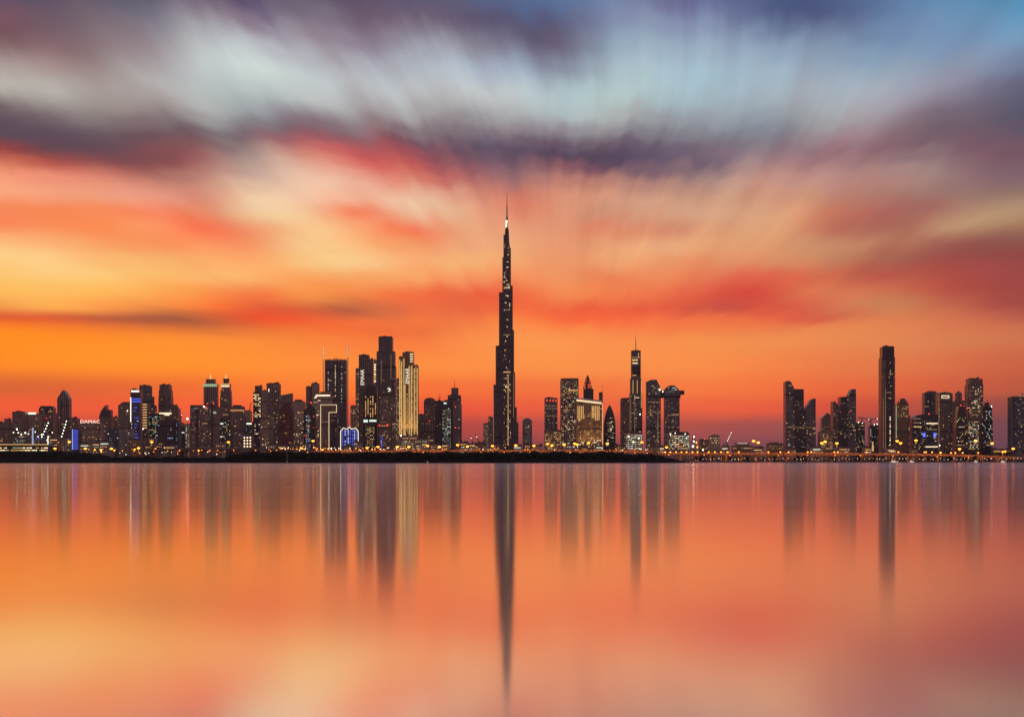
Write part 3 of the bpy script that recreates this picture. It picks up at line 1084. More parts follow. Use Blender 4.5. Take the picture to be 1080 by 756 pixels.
b.wins(t, 52, 'warm dim dim dim amber', x0=209.4, x1=222.6); b.wins(t, 12, 'dim dimc', x0=201, x1=206.5)
b.beacon(217.3, 429.4, yo=-2, r=.7); b.beacon(225.4, 425.6, r=.6); b.beacon(219, 425.6, r=.6); b.beacon(215.2, 428.6, 'floodg', .7, 'floodlight')
b.light(204, 208.4, 430.2, 431.2, 'dimc'); b.light(225, 228, 434, 436.2, 'green')

for lab, cx, hw, yt, ycap, cw, ny in (
        ('broader of two towers with glowing white crowns and lit roof spikes', 221.6, 7.1, 404.6, 399.7, 4.5, 0),
        ('slimmer bulging one of two towers with glowing white crowns and lit spikes', 237.7, 4.3, 404.4, 399.0, 3.4, 1)):
    b = B(HOT, 'tower', lab, cx, 4900)
    if ny:
        t = b.tier(cx - hw, cx + hw, yt, mat='fins', ch=1); t = b.tier(cx - 5.4, cx + 5.2, 411.6, mat='fins', ch=1, cap=False)
        t = b.tier(cx - 5.8, cx + 5.6, 418, 438, mat='fins', ch=1, cap=False)
        b.lathe(cx, [(cw * .8, 404.5), (cw, 399), (0, 398.8)], 'fins', 'crown')
    else:
        t = b.tier(cx - hw, cx + hw, yt, mat='fins', ch=1)
        b.tier(cx - cw, cx + cw, ycap, yt, mat='fins', name='crown', ch=.6)
    b.light(cx - hw - .2, cx + hw + .2, yt + .3, yt + (1.3 if ny else 3.0), 'warm' if ny else 'green', 'crown_light')
    if ny:
        b.light(cx - hw, cx + hw, 406.6, 407.8, 'white', 'crown_light')
    b.mast(cx, 394.6, ycap, .7, WM['strip'], 'lit_spire', 8)
    b.lathe(cx, [(1.5, ycap), (.3, ycap - 2.4), (0, ycap - 2.6)], WM['warm'], 'lit_cone', 8, 10)
    b.wins(t, 14, 'warm dim dim', y0=409)

b = B(APT, 'tower', 'brown tower with an amber lit roof terrace right of the twin crowns', 250, 4500)
t = b.tier(242, 258.2, 432.2, mat='brown'); b.tier(243.4, 256.8, 428.6, 432, mat='brown', ch=2); b.tier(246, 253.5, 427, 429, mat='dark', name='roof_house')
b.light(243, 257.8, 432.2, 433.2, 'amber', 'terrace_light'); b.wins(t, 18, 'dim dim warm')
b = B(APT, 'tower', 'small brown block joined right of the amber terrace tower', 261.5, 4700)
t = b.tier(258, 264, 433.6, mat='tan'); b.wins(t, 6)
b = B(OFF, 'tower', 'mid height building with cool lit bands right of the striped slab', 235, 4150)
t = b.tier(228.6, 243.5, 441, mat='dark'); b.light(229.6, 235.6, 446, 447.4, 'cool', 'light_band'); b.light(229.6, 234.6, 460, 461, 'cool', 'light_band')
b.wins(t, 46, 'cool warm dim green')
b = B(OFF, 'tower', 'dark blue block topped by one bright white line', 262.5, 4350)
t = b.tier(258.6, 266.2, 445.6, mat='blue'); b.light(260, 265.4, 446, 447.4, 'strip', 'roof_light'); b.wins(t, 8, 'dim dimc'); b.light(255, 259.6, 459, 460, 'blue', 'led_band')
b = B(OFF, 'tower', 'narrow black block with a column of small lit windows', 270.4, 4300)
t = b.tier(266.4, 274.6, 445, mat='violet'); b.wins(t, 12, 'white dim warm', cols=2)
b = B('office_building', 'building', 'low building with a tidy grid of bright yellow windows', 261, 3700)
t = b.tier(256, 265.8, 458.6, mat='brown')
for i in range(3):
    for j in range(4):
        b.win(257.8 + i * 3.1, 461.4 + j * 3.1, 2.6, 2.8, 'white', t.yo)
b = B(OFF, 'tower', 'brown tower with large bright office windows on its left half', 273.6, 4600)
t = b.tier(267, 276.4, 413.8, mat='dark'); b.tier(268.8, 275.8, 407.2, 414, mat='brown', d=20); t2 = b.tier(275.8, 281, 412, mat='tan')
b.wins(t, 40, 'warm white green dim', x1=275, y1=440, w=(3, 3.4), h=2.4, runs=.3); b.wins(t, 12, 'dim warm', y0=440); b.wins(t2, 10, 'dim')
b = B(APT, 'tower', 'tan tower with vertical ribs and white dots, flat roofed, tallest of its cluster', 288, 4550)
t = b.tier(281, 294.6, 404.6, mat='fins'); b.fins(t, 5, .5, 1.4, M_CONC, y0=414); b.tier(282, 293.6, 404, 407, mat='dark', name='roof_house', yo=3, d=20)
b.wins(t, 40, 'white warm dim dim', y0=438); b.wins(t, 12, 'warm dim', y1=438); b.light(283.2, 284, 410, 413, 'white')
b = B(APT, 'tower', 'lower tan block with speckled windows before the ribbed tan tower', 280, 4200)
t = b.tier(274.6, 285.6, 441.8, mat='tan'); b.wins(t, 24, 'warm dim dim white')
b = B(OFF, 'tower', 'smooth tower with a gently slanted roof', 301.2, 4700)
t = b.tier(294.8, 307.6, 417, ytr=414.6, mat='grey'); b.wins(t, 8, 'dim')
b = B(APT, 'tower', 'dark red stone tower with a stepped pyramid top', 301.6, 4150)
t = b.tier(294.8, 308.2, 431.4, mat='red'); b.tier(297, 306.6, 428.4, 432, mat='red', name='upper_step'); b.tier(299, 304.8, 426.4, 429, mat='red', name='upper_step'); b.wins(t, 10, 'dim amber')
b = B(APT, 'tower', 'tan tower all dotted with small warm windows and a roof box', 314.6, 4500)
t = b.tier(308, 321, 423.6, mat='tan'); b.tier(310.6, 318, 421.2, 424, mat='brown', name='roof_house', d=14, yo=6); b.wins(t, 60, 'dim dim warm white', y0=434)
b = B(APT, 'tower', 'two part plain tower, its right half higher, behind the lit roof', 329.4, 4900)
t = b.tier(322.7, 328.4, 407.8, mat='brown'); t2 = b.tier(328, 336, 404.2, mat='tan', ch=1.2); b.wins(t, 6, 'dim'); b.wins(t2, 6, 'dim')
b = B(OFF, 'tower', 'tower with pyramid cap, red light and pale bluish window column', 326, 4250)
t = b.prof([(320, 490), (320, 432), (324, 430.6), (328, 425.4), (331.6, 430.6), (332, 432), (332, 490)], mat='dark', d=30)
b.beacon(328, 424.6, r=.7); b.wins(t, 44, 'cool dimc bluew dim', x0=322.4, x1=327.6, y0=436, runs=.3); b.wins(t, 8, 'dim red', y0=436)
# ------------------------------------------------------------------ towers, left of the tallest
b = B(HOT, 'tower', 'tower with a floodlit pale stepped crown', 339.8, 4400)
t = b.tier(331.6, 349, 418, mat='tan'); b.tier(333.2, 348, 414.4, 418.2, mat='gold', name='crown'); b.tier(338, 347.6, 413, 415, mat='gold', name='crown_top')
b.light(333, 348.2, 416.4, 417.6, 'strip', 'crown_light'); b.light(331.8, 334, 418.2, 419.6, 'white', 'crown_light'); b.wins(t, 34, 'warm dim amber white', x0=330.6, x1=338)
b = B('hotel_building', 'hotel', 'dark frame building outlined by warm white light strips', 346.6, 3800)
t = b.tier(338.2, 347, 427, mat='brown', d=30); t2 = b.tier(347, 355.6, 436, mat='violet', d=30); b.tier(346.6, 355, 427, 435.6, mat='brown', name='bridge_floor', d=28)
b.light(338, 338.45, 427, 474.6, 'wstrip'); b.light(338, 355.2, 426.6, 427.05, 'wstrip'); b.light(354.75, 355.2, 427.05, 434.6, 'wstrip'); b.light(346.8, 355.2, 434.6, 435.05, 'wstrip'); b.light(346.8, 347.25, 435.05, 474.6, 'wstrip')
b.wins(t, 10, 'dim'); b.wins(t2, 8, 'dim')
b = B('construction_tower', 'tower', 'tall unfinished tower with ragged top and a mast hoist on each side', 354, 4700)
t = b.tier(342.6, 365.2, 379.6, mat='steel', d=40, cap=False)
r = random.Random(4)
for i in range(15):
    q = 344 + i * 1.45
    b.box(q, q + .9, 379.8 - r.uniform(.8, 2.6), 379.8, M_DARKC, 'column_stub', yo=2)
b.fins(t, 6, .45, 1.2, M_DARKC, y0=381)
b.wins(t, 50, 'white cool warm', x0=352.6, x1=354.8, y0=385, y1=420, runs=0, bay=4); b.wins(t, 18, 'cool dimc', x0=345.5, x1=347, y0=390, y1=418, bay=3); b.wins(t, 16, 'dim dimc warm')
b.wins(t, 16, 'cool dimc', x0=359.6, x1=361, y0=386, y1=430, bay=3)
for q, yy in ((341.0, 366), (366.8, 363.6)):
    bm = bmesh.new(); bm_truss(bm, (b.lx(q), 4, 0), (b.lx(q), 4, b.lz(yy)), 2.4, .45); mesh_obj('hoist_mast', bm, M_WHITE, b.e)
    for i in range(5):
        b.beacon(q, yy + 1 + i * 2.6, 'tinyw', .22, 'mast_lamp', 2)
b = B(APT, 'tower', 'slim greenish lit tower between the hoists and the first vertical letters', 372.4, 4950)
t = b.tier(369.6, 375.4, 428.4, mat='tan'); b.wins(t, 20, 'green warm dim')
b = B('skyscraper', 'tower', 'three step tower carrying vertical white letters near its top', 384, 4700)
t = b.tier(375, 379, 388.2, mat='fins'); t2 = b.tier(378.4, 389.2, 374.6, mat='fins', d=36); t3 = b.tier(389, 393.6, 379, mat='fins')
b.fins(t2, 4, .4, 1, M_CONC, y0=377); b.text('EMAAR', 380.4, 383.9, 389.8, 405.8, 'sign', True); b.wins(t2, 14, 'dim warm', y0=408); b.wins(t, 40, 'dim warm amber', x0=375.4, x1=378.6, y0=392)
b.box(381, 386, 373.6, 375, M_DARKC, 'roof_house', yo=6, d=8)
b = B(OFF, 'tower', 'slim tower with stacked bright white floors beside the tallest dark tower', 395, 4850)
t = b.tier(392.8, 397.2, 380, mat='tan')
for i in range(8):
    b.light(393.4, 396.4, 384 + i * 2.5, 385.3 + i * 2.5, b.rnd.choice(['warm', 'white', 'white']), 'lit_floor')
b.wins(t, 20, 'warm dim', y0=405)
b = B(HOT, 'tower', 'dark domed tower with golden windows and one bright white floor', 390.2, 4150)
t = b.tier(383, 397.4, 410.5, mat='dark', d=28, ch=2); b.lathe(390.2, [(7.0, 410.5), (6.8, 407.5), (5.4, 405.4), (3.4, 405), (0, 404.9)], 'dark', 'dome', 13)
for q in (385.6, 388.2, 390.8, 393.2, 396):
    for i in range(9):
        if b.rnd.random() < .8:
            b.win(q, 418.5 + i * 2.5, 1.7, 3.4, b.rnd.choice(['warm', 'amber', 'warm', 'amber']), t.yo)
b.light(383.4, 388, 442.6, 445.2, 'cool', 'bright_floor'); b.light(389.6, 397, 442.6, 444.6, 'cool', 'bright_floor')
b.wins(t, 50, 'warm amber dim green', y0=448)
b = B('skyscraper', 'tower', 'tallest dark ribbed tower left of the great spire, with round white emblem', 406.6, 4550)
t0 = b.tier(399.2, 413.8, 355.6, mat='steel', d=40); t1 = b.tier(397.2, 416.4, 371, mat='steel', d=38); t = b.tier(396.8, 417.2, 386, mat='steel', d=36)
b.fins(t0, 4, .5, 1.4, M_CONC, y0=357.4, y1=371); b.fins(t, 7, .5, 1.6, M_CONC, y0=386)
b.light(402, 402.4, 380, 404, 'dim'); b.light(412.2, 412.6, 374, 398, 'dim')
b.box(400.4, 413, 354.4, 355.7, M_DARKC, 'roof_house', yo=6, d=10)
bm = bmesh.new()
for i in range(9):
    a0, a1 = R(-120 + i * 30), R(-90 + i * 30)
    bm_bar(bm, (b.lx(410.2) + 3.4 * math.cos(a0), -3, b.lz(411) + 3.4 * math.sin(a0)), (b.lx(410.2) + 3.4 * math.cos(a1), -3, b.lz(411) + 3.4 * math.sin(a1)), 1.5)
mesh_obj('round_emblem', bm, WM['sign'], b.e)
b.beacon(410.6, 410.8, 'sign', .45, 'emblem_core', -2)
b.wins(t, 20, 'dim warm dimc'); b.wins(t1, 10, 'dim warm')
b = B(APT, 'tower', 'wide dark podium tower with red lights before the tallest ribbed tower', 408.2, 4150)
t = b.tier(399.4, 417.2, 416.4, mat='brown', d=24); b.wins(t, 70, 'dim warm dim dimc'); b.beacon(400, 448.6, r=.7); b.beacon(408.6, 448.4, r=.9)
for i in range(7):
    b.light(401.4 + (i % 2) * 1.2, 402.6 + (i % 2) * 1.2, 460 + i * 1.8, 461.2 + i * 1.8, 'blue', 'led_panel')
b = B(OFF, 'tower', 'narrow lit edge tower hugging the golden tower on its left', 419, 4800)
t = b.tier(416.8, 421.2, 400, mat='tan'); b.wins(t, 60, 'warm green white dim')

b = B('skyscraper', 'tower', 'golden floodlit tower with glowing vertical strips and upright white letters', 430.8, 4350)
t1 = b.tier(420.6, 424.8, 377, mat='gold'); t2 = b.tier(424.4, 436, 372.2, mat='gold', d=36); t3 = b.tier(435.6, 440.9, 385.6, mat='gold')
b.light(432.6, 435.6, 373.6, 382.6, 'dim', 'lit_crown')
for i in range(4):
    b.light(432.4, 435.8, 373 + i * 2.6, 373.7 + i * 2.6, 'white', 'crown_light')
for q, y0 in ((421.6, 379), (423.6, 381), (426.0, 378), (427.2, 406), (431.6, 386), (433.8, 386), (437.0, 388), (440.0, 388)):
    b.light(q - .28, q + .28, y0, 459, 'gstrip')
for q in (422.6, 429.4, 435.0, 438.6):
    for i in range(36):
        if q != 429.4 or i > 14:
            b.win(q, 386 + i * 2.0, 1.4, 2.3, b.rnd.choice(['gstrip', 'warm', 'amber', 'amber', 'dim']), t2.yo if 424 < q < 436 else (t1.yo if q < 424 else t3.yo))
b.text('EMAAR', 427.7, 431.2, 388.2, 404.4, 'sign', True)
for q in (423, 428, 434, 439):
    b.beacon(q, 459.4, 'flood', .5, 'floodlight')
    ld = bpy.data.lights.new('uplight_spot', 'SPOT'); ld.energy = 5.5e4; ld.color = (1, .62, .25); ld.spot_size = R(70); ld.spot_blend = .6; ld.shadow_soft_size = 1
    lo = bpy.data.objects.new('uplight_spot', ld); COL.objects.link(lo); lo.parent = b.e
    lo.location = (b.lx(q), -16, b.lz(462)); lo.rotation_euler = (R(168), 0, 0)
b = B('podium_building', 'building', 'long low podium with scattered lights below the golden tower', 436, 4050)
t = b.tier(420, 452, 463, mat='tan', d=30); t2 = b.tier(424, 440, 459.6, 463.2, mat='tan', d=20); b.wins(t, 60, 'warm white dim green'); b.wins(t2, 8, 'warm')
b = B(APT, 'tower', 'plain lower block right of the golden tower', 444.4, 4800)
t = b.tier(441.2, 447.8, 437.2, mat='brown'); b.wins(t, 8, 'dim')
b = B(APT, 'tower', 'grey tower with rounded shoulders left of the dark antenna tower', 453, 4700)
t = b.prof([(447, 490), (447, 423), (448.6, 420.4), (451, 419.4), (455.4, 419.4), (457.8, 420.4), (459, 423), (459, 490)], mat='fins'); b.wins(t, 22, 'dim dim warm', y0=430); b.beacon(453, 444, r=.45); b.beacon(451.6, 436, r=.3)
b = B(OFF, 'tower', 'black slab with thin antenna on its roof', 462.2, 4550)
t = b.tier(458.6, 466.2, 423, mat='dark'); b.mast(463.8, 414.8, 423, .9); b.mast(462.6, 418, 423, .5); b.wins(t, 8, 'dim')
b = B(OFF, 'tower', 'tower with a pale green lit glass front', 472, 4400)
t = b.tier(466, 478.4, 423.4, mat='dark'); b.wins(t, 130, 'green green cool dim dimc', x0=466.6, x1=475.6, y0=430, runs=.35); b.light(468, 471, 424.4, 426, 'cool'); b.beacon(480.4, 429, r=.5); b.beacon(480.4, 451, r=.6)
b = B('skyscraper', 'tower', 'three tier tower with small turret and spire nearest left of the great spire', 479.6, 4600)
t = b.tier(472.2, 486, 417.2, mat='steel', d=36); b.tier(476, 483.2, 408.8, 417.4, mat='steel', name='turret', d=20, yo=8); b.mast(479.4, 400, 409, .7); t2 = b.tier(478.4, 486.8, 427.2, mat='grey', d=30)
b.wins(t2, 10, 'dim warm'); b.wins(t, 10, 'dim warm'); b.tier(480.2, 483, 428.6, 474, mat=M_CONC, name='stair_panel', yo=-.9, d=1.2); b.bar(475.4, 408.8, 475.4, 413, .25, M_METAL, 'mast', 8)


b = B('hotel_building', 'hotel', 'low rounded block glowing with blue strips under white roof outlines', 368.4, 3750)
t = b.prof([(359.4, 490), (359.4, 454.6), (362, 451.4), (366, 450.4), (370.6, 450.4), (375, 451.4), (377.8, 454.6), (377.8, 490)], mat='blue', d=30)
for q, kd in ((361.4, 'blue'), (364, 'bluew'), (366, 'blue'), (367.4, 'bluew'), (369.6, 'blue'), (372, 'blue'), (374, 'bluew'), (376, 'blue')):
    for i in range(6):
        if b.rnd.random() < .9:
            b.light(q - .45, q + .45, 453.6 + i * 3.6, 453.6 + i * 3.6 + b.rnd.uniform(1.6, 3.3), kd, 'led_strip')
for p in ((359.3, 475, 359.3, 454.6), (359.3, 454.6, 362, 451.2), (362, 451.2, 366.4, 452.6), (366.4, 452.6, 368.6, 450), (368.6, 450, 371, 452.6), (371, 452.6, 375.2, 451.2), (375.2, 451.2, 377.9, 454.6), (377.9, 454.6, 377.9, 475)):
    b.bar(*p, .55, WM['strip'], 'light_strip', -1.6)

# ------------------------------------------------------------------ the great spire
b = B('skyscraper', 'tower', 'tallest stepped tower of all, tapering to a needle spire', 534.6, 6000)
CX = 534.6


def wing(ang, tiers, w0):
    """one leg of the three legged plan, stepping in as it rises: tiers of (reach, y of its top)"""
    y_prev = 490
    for i, (reach, yt) in enumerate(tiers):
        w = w0 * (1 - .055 * i) * b.m
        L_ = reach * b.m
        a = R(ang)
        pts = [(0, -w / 2)]
        for q in range(7):
            th = -math.pi / 2 + math.pi * q / 6
            pts.append((max(L_ - w / 2, .5) + w / 2 * math.cos(th), w / 2 * math.sin(th)))
        pts.append((0, w / 2))
        plan = [(x * math.cos(a) - y * math.sin(a) + b.lx(CX), x * math.sin(a) + y * math.cos(a) + 45) for x, y in pts]
        bm = bmesh.new()
        z0 = -1 if y_prev >= 489 else b.lz(y_prev) - .4
        zt = b.lz(yt)
        bm_prism(bm, plan, z0, lambda x, y: zt)
        mesh_obj('wing_tier', bm, FM['spire'], b.e)
        # terrace parapet
        y_prev = yt
        # ribs up the nose of the wing
        for q in (1, 3, 5, 7):
            x, y = plan[q]
            bm = bmesh.new()
            bm_bar(bm, (x, y, z0), (x, y, zt + 1.0), .9)
            mesh_obj('rib', bm, M_METAL, b.e)


FM['spire'] = facade('silvered_glass_facade', (.12, .10, .105), (.04, .034, .04), floor=4.0, bay=3.0, fl=.3, mu=.35, mech=.8)
wing(152, [(15.6, 405), (12.9, 363.6), (8.9, 307), (4.8, 270), (2.6, 246)], 8.6)
wing(28, [(13.2, 445), (11.2, 429), (9.2, 392), (8.0, 347), (6.4, 300), (4.2, 260)], 8.6)
wing(270, [(13.5, 452), (11.6, 418), (9.4, 378), (7.2, 330), (5.2, 286), (3.4, 254)], 8.2)
b.lathe(CX, [(4.4, 490), (3.8, 300), (2.6, 256), (1.9, 239.6), (1.3, 239.5), (1.25, 227), (.8, 226.9), (.7, 215), (.35, 214.8), (.12, 200.5)], 'spire', 'core', 45, 14)
b.lathe(CX - .1, [(1.32, 238), (1.32, 230.5)], WM['strip'], 'lit_collar', 45, 14)
b.light(CX - .5, CX + .25, 214.5, 230, 'dim', 'lit_spire_edge', 38, 1)
fr = Tier()
for (x0, x1, y0, y1, n, yo, pal, cols) in (
        (0, 0, 405, 470, 44, 0, 'warm white dim warm', None), (0, 0, 330, 412, 22, 0, 'dim warm white', None),
        (0, 0, 286, 330, 18, 0, 'warm white white', None), (0, 0, 254, 286, 14, 0, 'warm white', None)):
    t = Tier(); t.x0, t.x1, t.yt, t.ytr, t.yb, t.ch, t.yo = x0, x1, y0, y0, y1, 0, yo
    # on the nose of the leg that faces the water
    reach = [13.5, 11.6, 9.4, 7.2, 5.2, 3.4]
    tops = [452, 418, 378, 330, 286, 254]
    for i in range(n):
        yy = b.rnd.uniform(y0, y1)
        kx = max(j for j in range(6) if j == 0 or yy < tops[j - 1])
        w = 8.2 * (1 - .055 * kx) * b.m
        th = R(b.rnd.uniform(-78, 78))
        nx_, ny_ = math.sin(th), -math.cos(th)
        L_ = max(reach[kx] * b.m - w / 2, .5)
        o = b.win(CX + (w / 2 * nx_) / b.m, yy, b.rnd.choice((2, 2.6, 3.2, 5.5)), b.rnd.uniform(1.5, 3.0), b.rnd.choice(pal.split()), 0) if b.nwin < 100 else None
        if o:
            o.location.y = 45 - L_ + w / 2 * ny_ - .1
            o.rotation_euler.z = th
for yy in (301.5, 302.8, 326, 352.4, 392):
    kx = max(j for j in range(6) if j == 0 or yy < tops[j - 1])
    w = 8.2 * (1 - .055 * kx) * b.m
    L_ = max(reach[kx] * b.m - w / 2, .5)
    b.lathe(CX, [(w / 2 / b.m + .12, yy + .5), (w / 2 / b.m + .12, yy - .4)], WM[b.rnd.choice(['dim', 'dim', 'warm'])], 'plant_floor_light', 45 - L_, 18)
# lit edge of the lower right leg
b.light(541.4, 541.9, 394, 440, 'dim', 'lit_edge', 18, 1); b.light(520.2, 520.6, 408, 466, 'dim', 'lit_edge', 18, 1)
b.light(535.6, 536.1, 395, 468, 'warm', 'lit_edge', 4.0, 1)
b.wins(fr if False else t, 0)
b = B(APT, 'tower', 'small lit tower huddled at the left foot of the tallest tower', 513.6, 5200)
t = b.tier(509.8, 517.4, 447, mat='tan'); t2 = b.tier(515, 520, 440, mat='brown'); b.wins(t, 40, 'warm green dim'); b.wins(t2, 12, 'warm dim')
b = B(APT, 'tower', 'small round domed tower right of the foot of the tallest tower', 556, 5200)
t = b.tier(551, 561.2, 443.4, mat='grey', ch=2.4); b.lathe(556, [(4.4, 443.4), (4, 441.8), (2.4, 440.8), (0, 440.5)], 'grey', 'dome', 15); b.wins(t, 12, 'warm dim')

# ------------------------------------------------------------------ towers, centre right
b = B(OFF, 'tower', 'banded grey tower with a row of small red roof signs', 581.2, 4600)
t = b.tier(574.4, 588, 420, mat='grey'); b.fins(t, 3, .9, 1, M_DARKC, y0=424)
for q in (576, 579.4, 582.4, 585.4):
    b.light(q, q + 1.7, 421.2, 423.6, 'redsign', 'sign_panel')
for yy in (427.6, 438.2, 430.4):
    b.light(575.4, 587.2, yy, yy + .5, 'dim', 'lit_floor')
b.wins(t, 34, 'dim warm dimc')
b = B('podium_building', 'building', 'wide low warmly lit block below the red sign tower', 583, 4150)
t = b.tier(574, 592.4, 453.8, mat='hotel', d=26); b.wins(t, 70, 'warm amber dim')
b = B(APT, 'tower', 'tall broad tower thickly speckled with warm windows left of the golden hotel', 600.8, 4500)
t = b.tier(591.2, 610.2, 400.4, ytr=399.2, mat='fins', d=36); b.box(591.6, 609.8, 398.8, 400.2, M_DARKC, 'roof_edge', yo=1); b.wins(t, 230, 'warm amber dim dim white green', runs=.1)
b.light(599.5, 609.5, 411.2, 412, 'warm', 'lit_floor')
b = B('skyscraper', 'tower', 'reddish open lattice cone spire behind the golden hotel', 620.4, 4950)
t = b.tier(615.6, 626, 410, mat='dark', ch=2)
bm = bmesh.new()
for i in range(10):
    a0 = 2 * math.pi * i / 10
    for sg in (1, -1):
        prev = None
        for k in range(7):
            f = k / 6
            rr = (4.8 * (1 - f) ** .75 + .15) * b.m
            a = a0 + sg * f * 1.1
            p = (b.lx(620) + rr * math.cos(a), 14 + rr * math.sin(a), b.lz(410 - f * 14.6))
            if prev:
                bm_bar(bm, prev, p, .8)
            prev = p
mesh_obj('lattice_cone', bm, plain('red_steel', (.30, .08, .06), .5), b.e)
b.lathe(620, [(2.6, 410), (1.8, 403), (.6, 397.5), (0, 397)], 'red', 'inner_cone', 14, 10)
b.lathe(621, [(1.0, 409.5), (.9, 404.5)], WM['redsign'], 'lit_core', 9, 8)
b.mast(619.6, 394.6, 398, .4, None, 'spike', 14)
b = B(HOT, 'hotel', 'broad golden hotel with a glowing sloped roof and lit columns', 622, 4300)
t = b.prof([(608, 490), (608, 420.4), (635.6, 424), (635.6, 490)], mat='hotel', d=40)
b.prof([(607.6, 421), (607.6, 419.4), (636, 422.4), (636, 424)], d=44, mat=M_WHITE, name='roof_slab', yo=-2)
b.prof([(608, 422.8), (608, 421.2), (634.6, 424.4), (634.6, 426)], d=.6, mat=WM['wstrip'], name='roof_glow', yo=-2.2)
for q in (613, 622, 631):  # upward spots added to turn the hotel facade amber
    ld = bpy.data.lights.new('uplight_spot', 'SPOT'); ld.energy = 2.6e4; ld.color = (1, .5, .16); ld.spot_size = R(80); ld.spot_blend = .6; ld.shadow_soft_size = 1
    lo = bpy.data.objects.new('uplight_spot', ld); COL.objects.link(lo); lo.parent = b.e
    lo.location = (b.lx(q), -18, b.lz(474)); lo.rotation_euler = (R(166), 0, 0)
for q in (609.6, 611.4, 613.2, 615, 624.6, 626.4, 628.2, 630, 631.8):
    b.light(q - .32, q + .32, 428, 440 + b.rnd.uniform(-2, 5), 'warm', 'lit_column')
b.box(632, 635.4, 413.4, 424.4, M_DARKC, 'roof_turret', yo=6, d=10); b.mast(635.8, 405.4, 424, .45)
b.wins(t, 130, 'amber dim dim warm', y0=430); b.wins(t, 40, 'white warm amber', y0=461, y1=472)
b.light(635.2, 635.7, 425.6, 470, 'gstrip')
b = B(OFF, 'tower', 'bullet shaped glass tower with lit horizontal bands', 643.4, 4500)
b.lathe(643.4, [(6.2, 490), (6.5, 458), (6.4, 449), (5.9, 443), (4.9, 438), (3.4, 433), (1.9, 429.4), (.8, 427.4), (0, 427)], 'dark', 'shaft', 20, 24)
for i in range(26):
    yy = 439.5 + i * 1.3
    if b.rnd.random() < .85:
        hw = min(6.3, 5.2 + (yy - 439.5) * .19)
        th = b.rnd.uniform(-45, 30)
        rr = (hw + .05) * b.m
        for k in range(b.rnd.randint(1, 4)):
            a = R(th + k * 13)
            o = b.win(643.4 + rr * math.sin(a) / b.m, yy, 2.8, 1.2, b.rnd.choice(['warm', 'white', 'dim', 'dim', 'green']), 0)
            o.location.y = 20 - rr * math.cos(a); o.rotation_euler.z = a
b.mast(643.4, 424.8, 427.4, .4, None, 'spike', 20)
b = B(OFF, 'tower', 'plain brown box tower hugging the tall spired tower on its left', 660, 4800)
t = b.tier(654.8, 665.2, 420.6, mat='brown'); b.wins(t, 22, 'dim warm dim')
b = B('skyscraper', 'tower', 'very slim three stage tower with white edge lines and needle mast', 670.8, 4600)
t0 = b.tier(666, 675.8, 370, mat='steel', d=24); t1 = b.tier(665, 676.4, 399.6, mat='steel', d=26); t2 = b.tier(664.2, 677.4, 415.2, mat='steel', d=28)
b.mast(670.9, 353.4, 370.2, .9, None, 'needle_mast', 12)
b.light(666.6, 672.8, 379, 380.4, 'warm', 'bright_floor'); b.light(667, 672.6, 382.6, 383.4, 'white', 'bright_floor'); b.light(667, 671, 395.4, 396.2, 'amber', 'bright_floor')
for q, y0, y1 in ((667.6, 401, 415), (672, 401, 415), (669.4, 416, 456), (665.2, 416, 456), (676.4, 401, 430), (673.4, 372, 378)):
    b.light(q - .2, q + .2, y0, y1, 'dim' if y0 > 410 else 'warm')
b.light(666.0, 675.8, 376.4, 377.4, 'dim'); b.tier(667.6, 670.6, 385.6, 395, mat='dark', name='dark_panel', yo=-.5, d=.5, cap=False); b.tier(671.8, 675, 385.6, 395, mat='dark', name='dark_panel', yo=-.5, d=.5, cap=False)  # flat dark panels set proud of the upper stage
b.wins(t2, 44, 'warm white dim green', cols=5); b.wins(t1, 12, 'dim warm'); b.beacon(675, 436.8, 'floodg', .5, 'floodlight')
b = B('podium_building', 'building', 'low block ablaze with pale green light below the needle mast tower', 668.8, 4050)
t = b.tier(660, 677.6, 456.4, mat='tan', d=26); b.wins(t, 80, 'cool green white cool', runs=.3)
for q, yy in ((663, 460), (668, 466), (673.6, 462)):
    b.beacon(q, yy, 'floodg', .6, 'floodlight')

b = B('apartment_towers', 'twin towers', 'pair of dark towers joined near the top by a jutting sky bridge', 700, 4450)
t = b.prof([(682.2, 490), (682.2, 402.4), (686.6, 400.4), (692.4, 400.2), (696.4, 408), (697, 419), (697, 490)], mat='steel', d=34, name='left_shaft')
t2 = b.prof([(701.2, 490), (701.2, 411), (703.4, 408), (706, 406.6), (711, 406.2), (714.4, 409), (716.8, 412), (716.8, 490)], mat='steel', d=34, name='right_shaft')
b.tier(692.4, 722, 411.6, 416, mat='dark', name='sky_bridge', d=18, yo=4, cap=False); b.tier(694, 718, 415.9, 419.6, mat='dark', name='sky_bridge_belly', d=14, yo=6, cap=False)
b.beacon(695.6, 411, 'floodg', .7, 'floodlight'); b.beacon(699, 413, 'floodg', .5, 'floodlight')
b.wins(t, 60, 'dim warm dim dimc', y0=424); b.wins(t2, 50, 'dim warm dim dimc', y0=422); b.wins(t2, 16, 'dimc cool', y0=408, y1=414, x0=703, x1=714)
b.light(683, 696.4, 423.6, 424.2, 'dim', 'lit_floor'); b.light(708, 716, 436.6, 438, 'dim', 'lit_floor'); b.light(683, 692, 434.2, 434.8, 'dim', 'lit_floor'); b.light(683, 696, 470, 471, 'warm', 'lit_floor')
b.light(693.6, 694, 431, 468, 'dim')
b.wins(t, 10, 'dim warm cool', y0=406, y1=416, x0=684, x1=694)
b = B('construction_building', 'building', 'bare concrete floors glaring with site lights beside the sky bridge pair', 715.6, 4000)
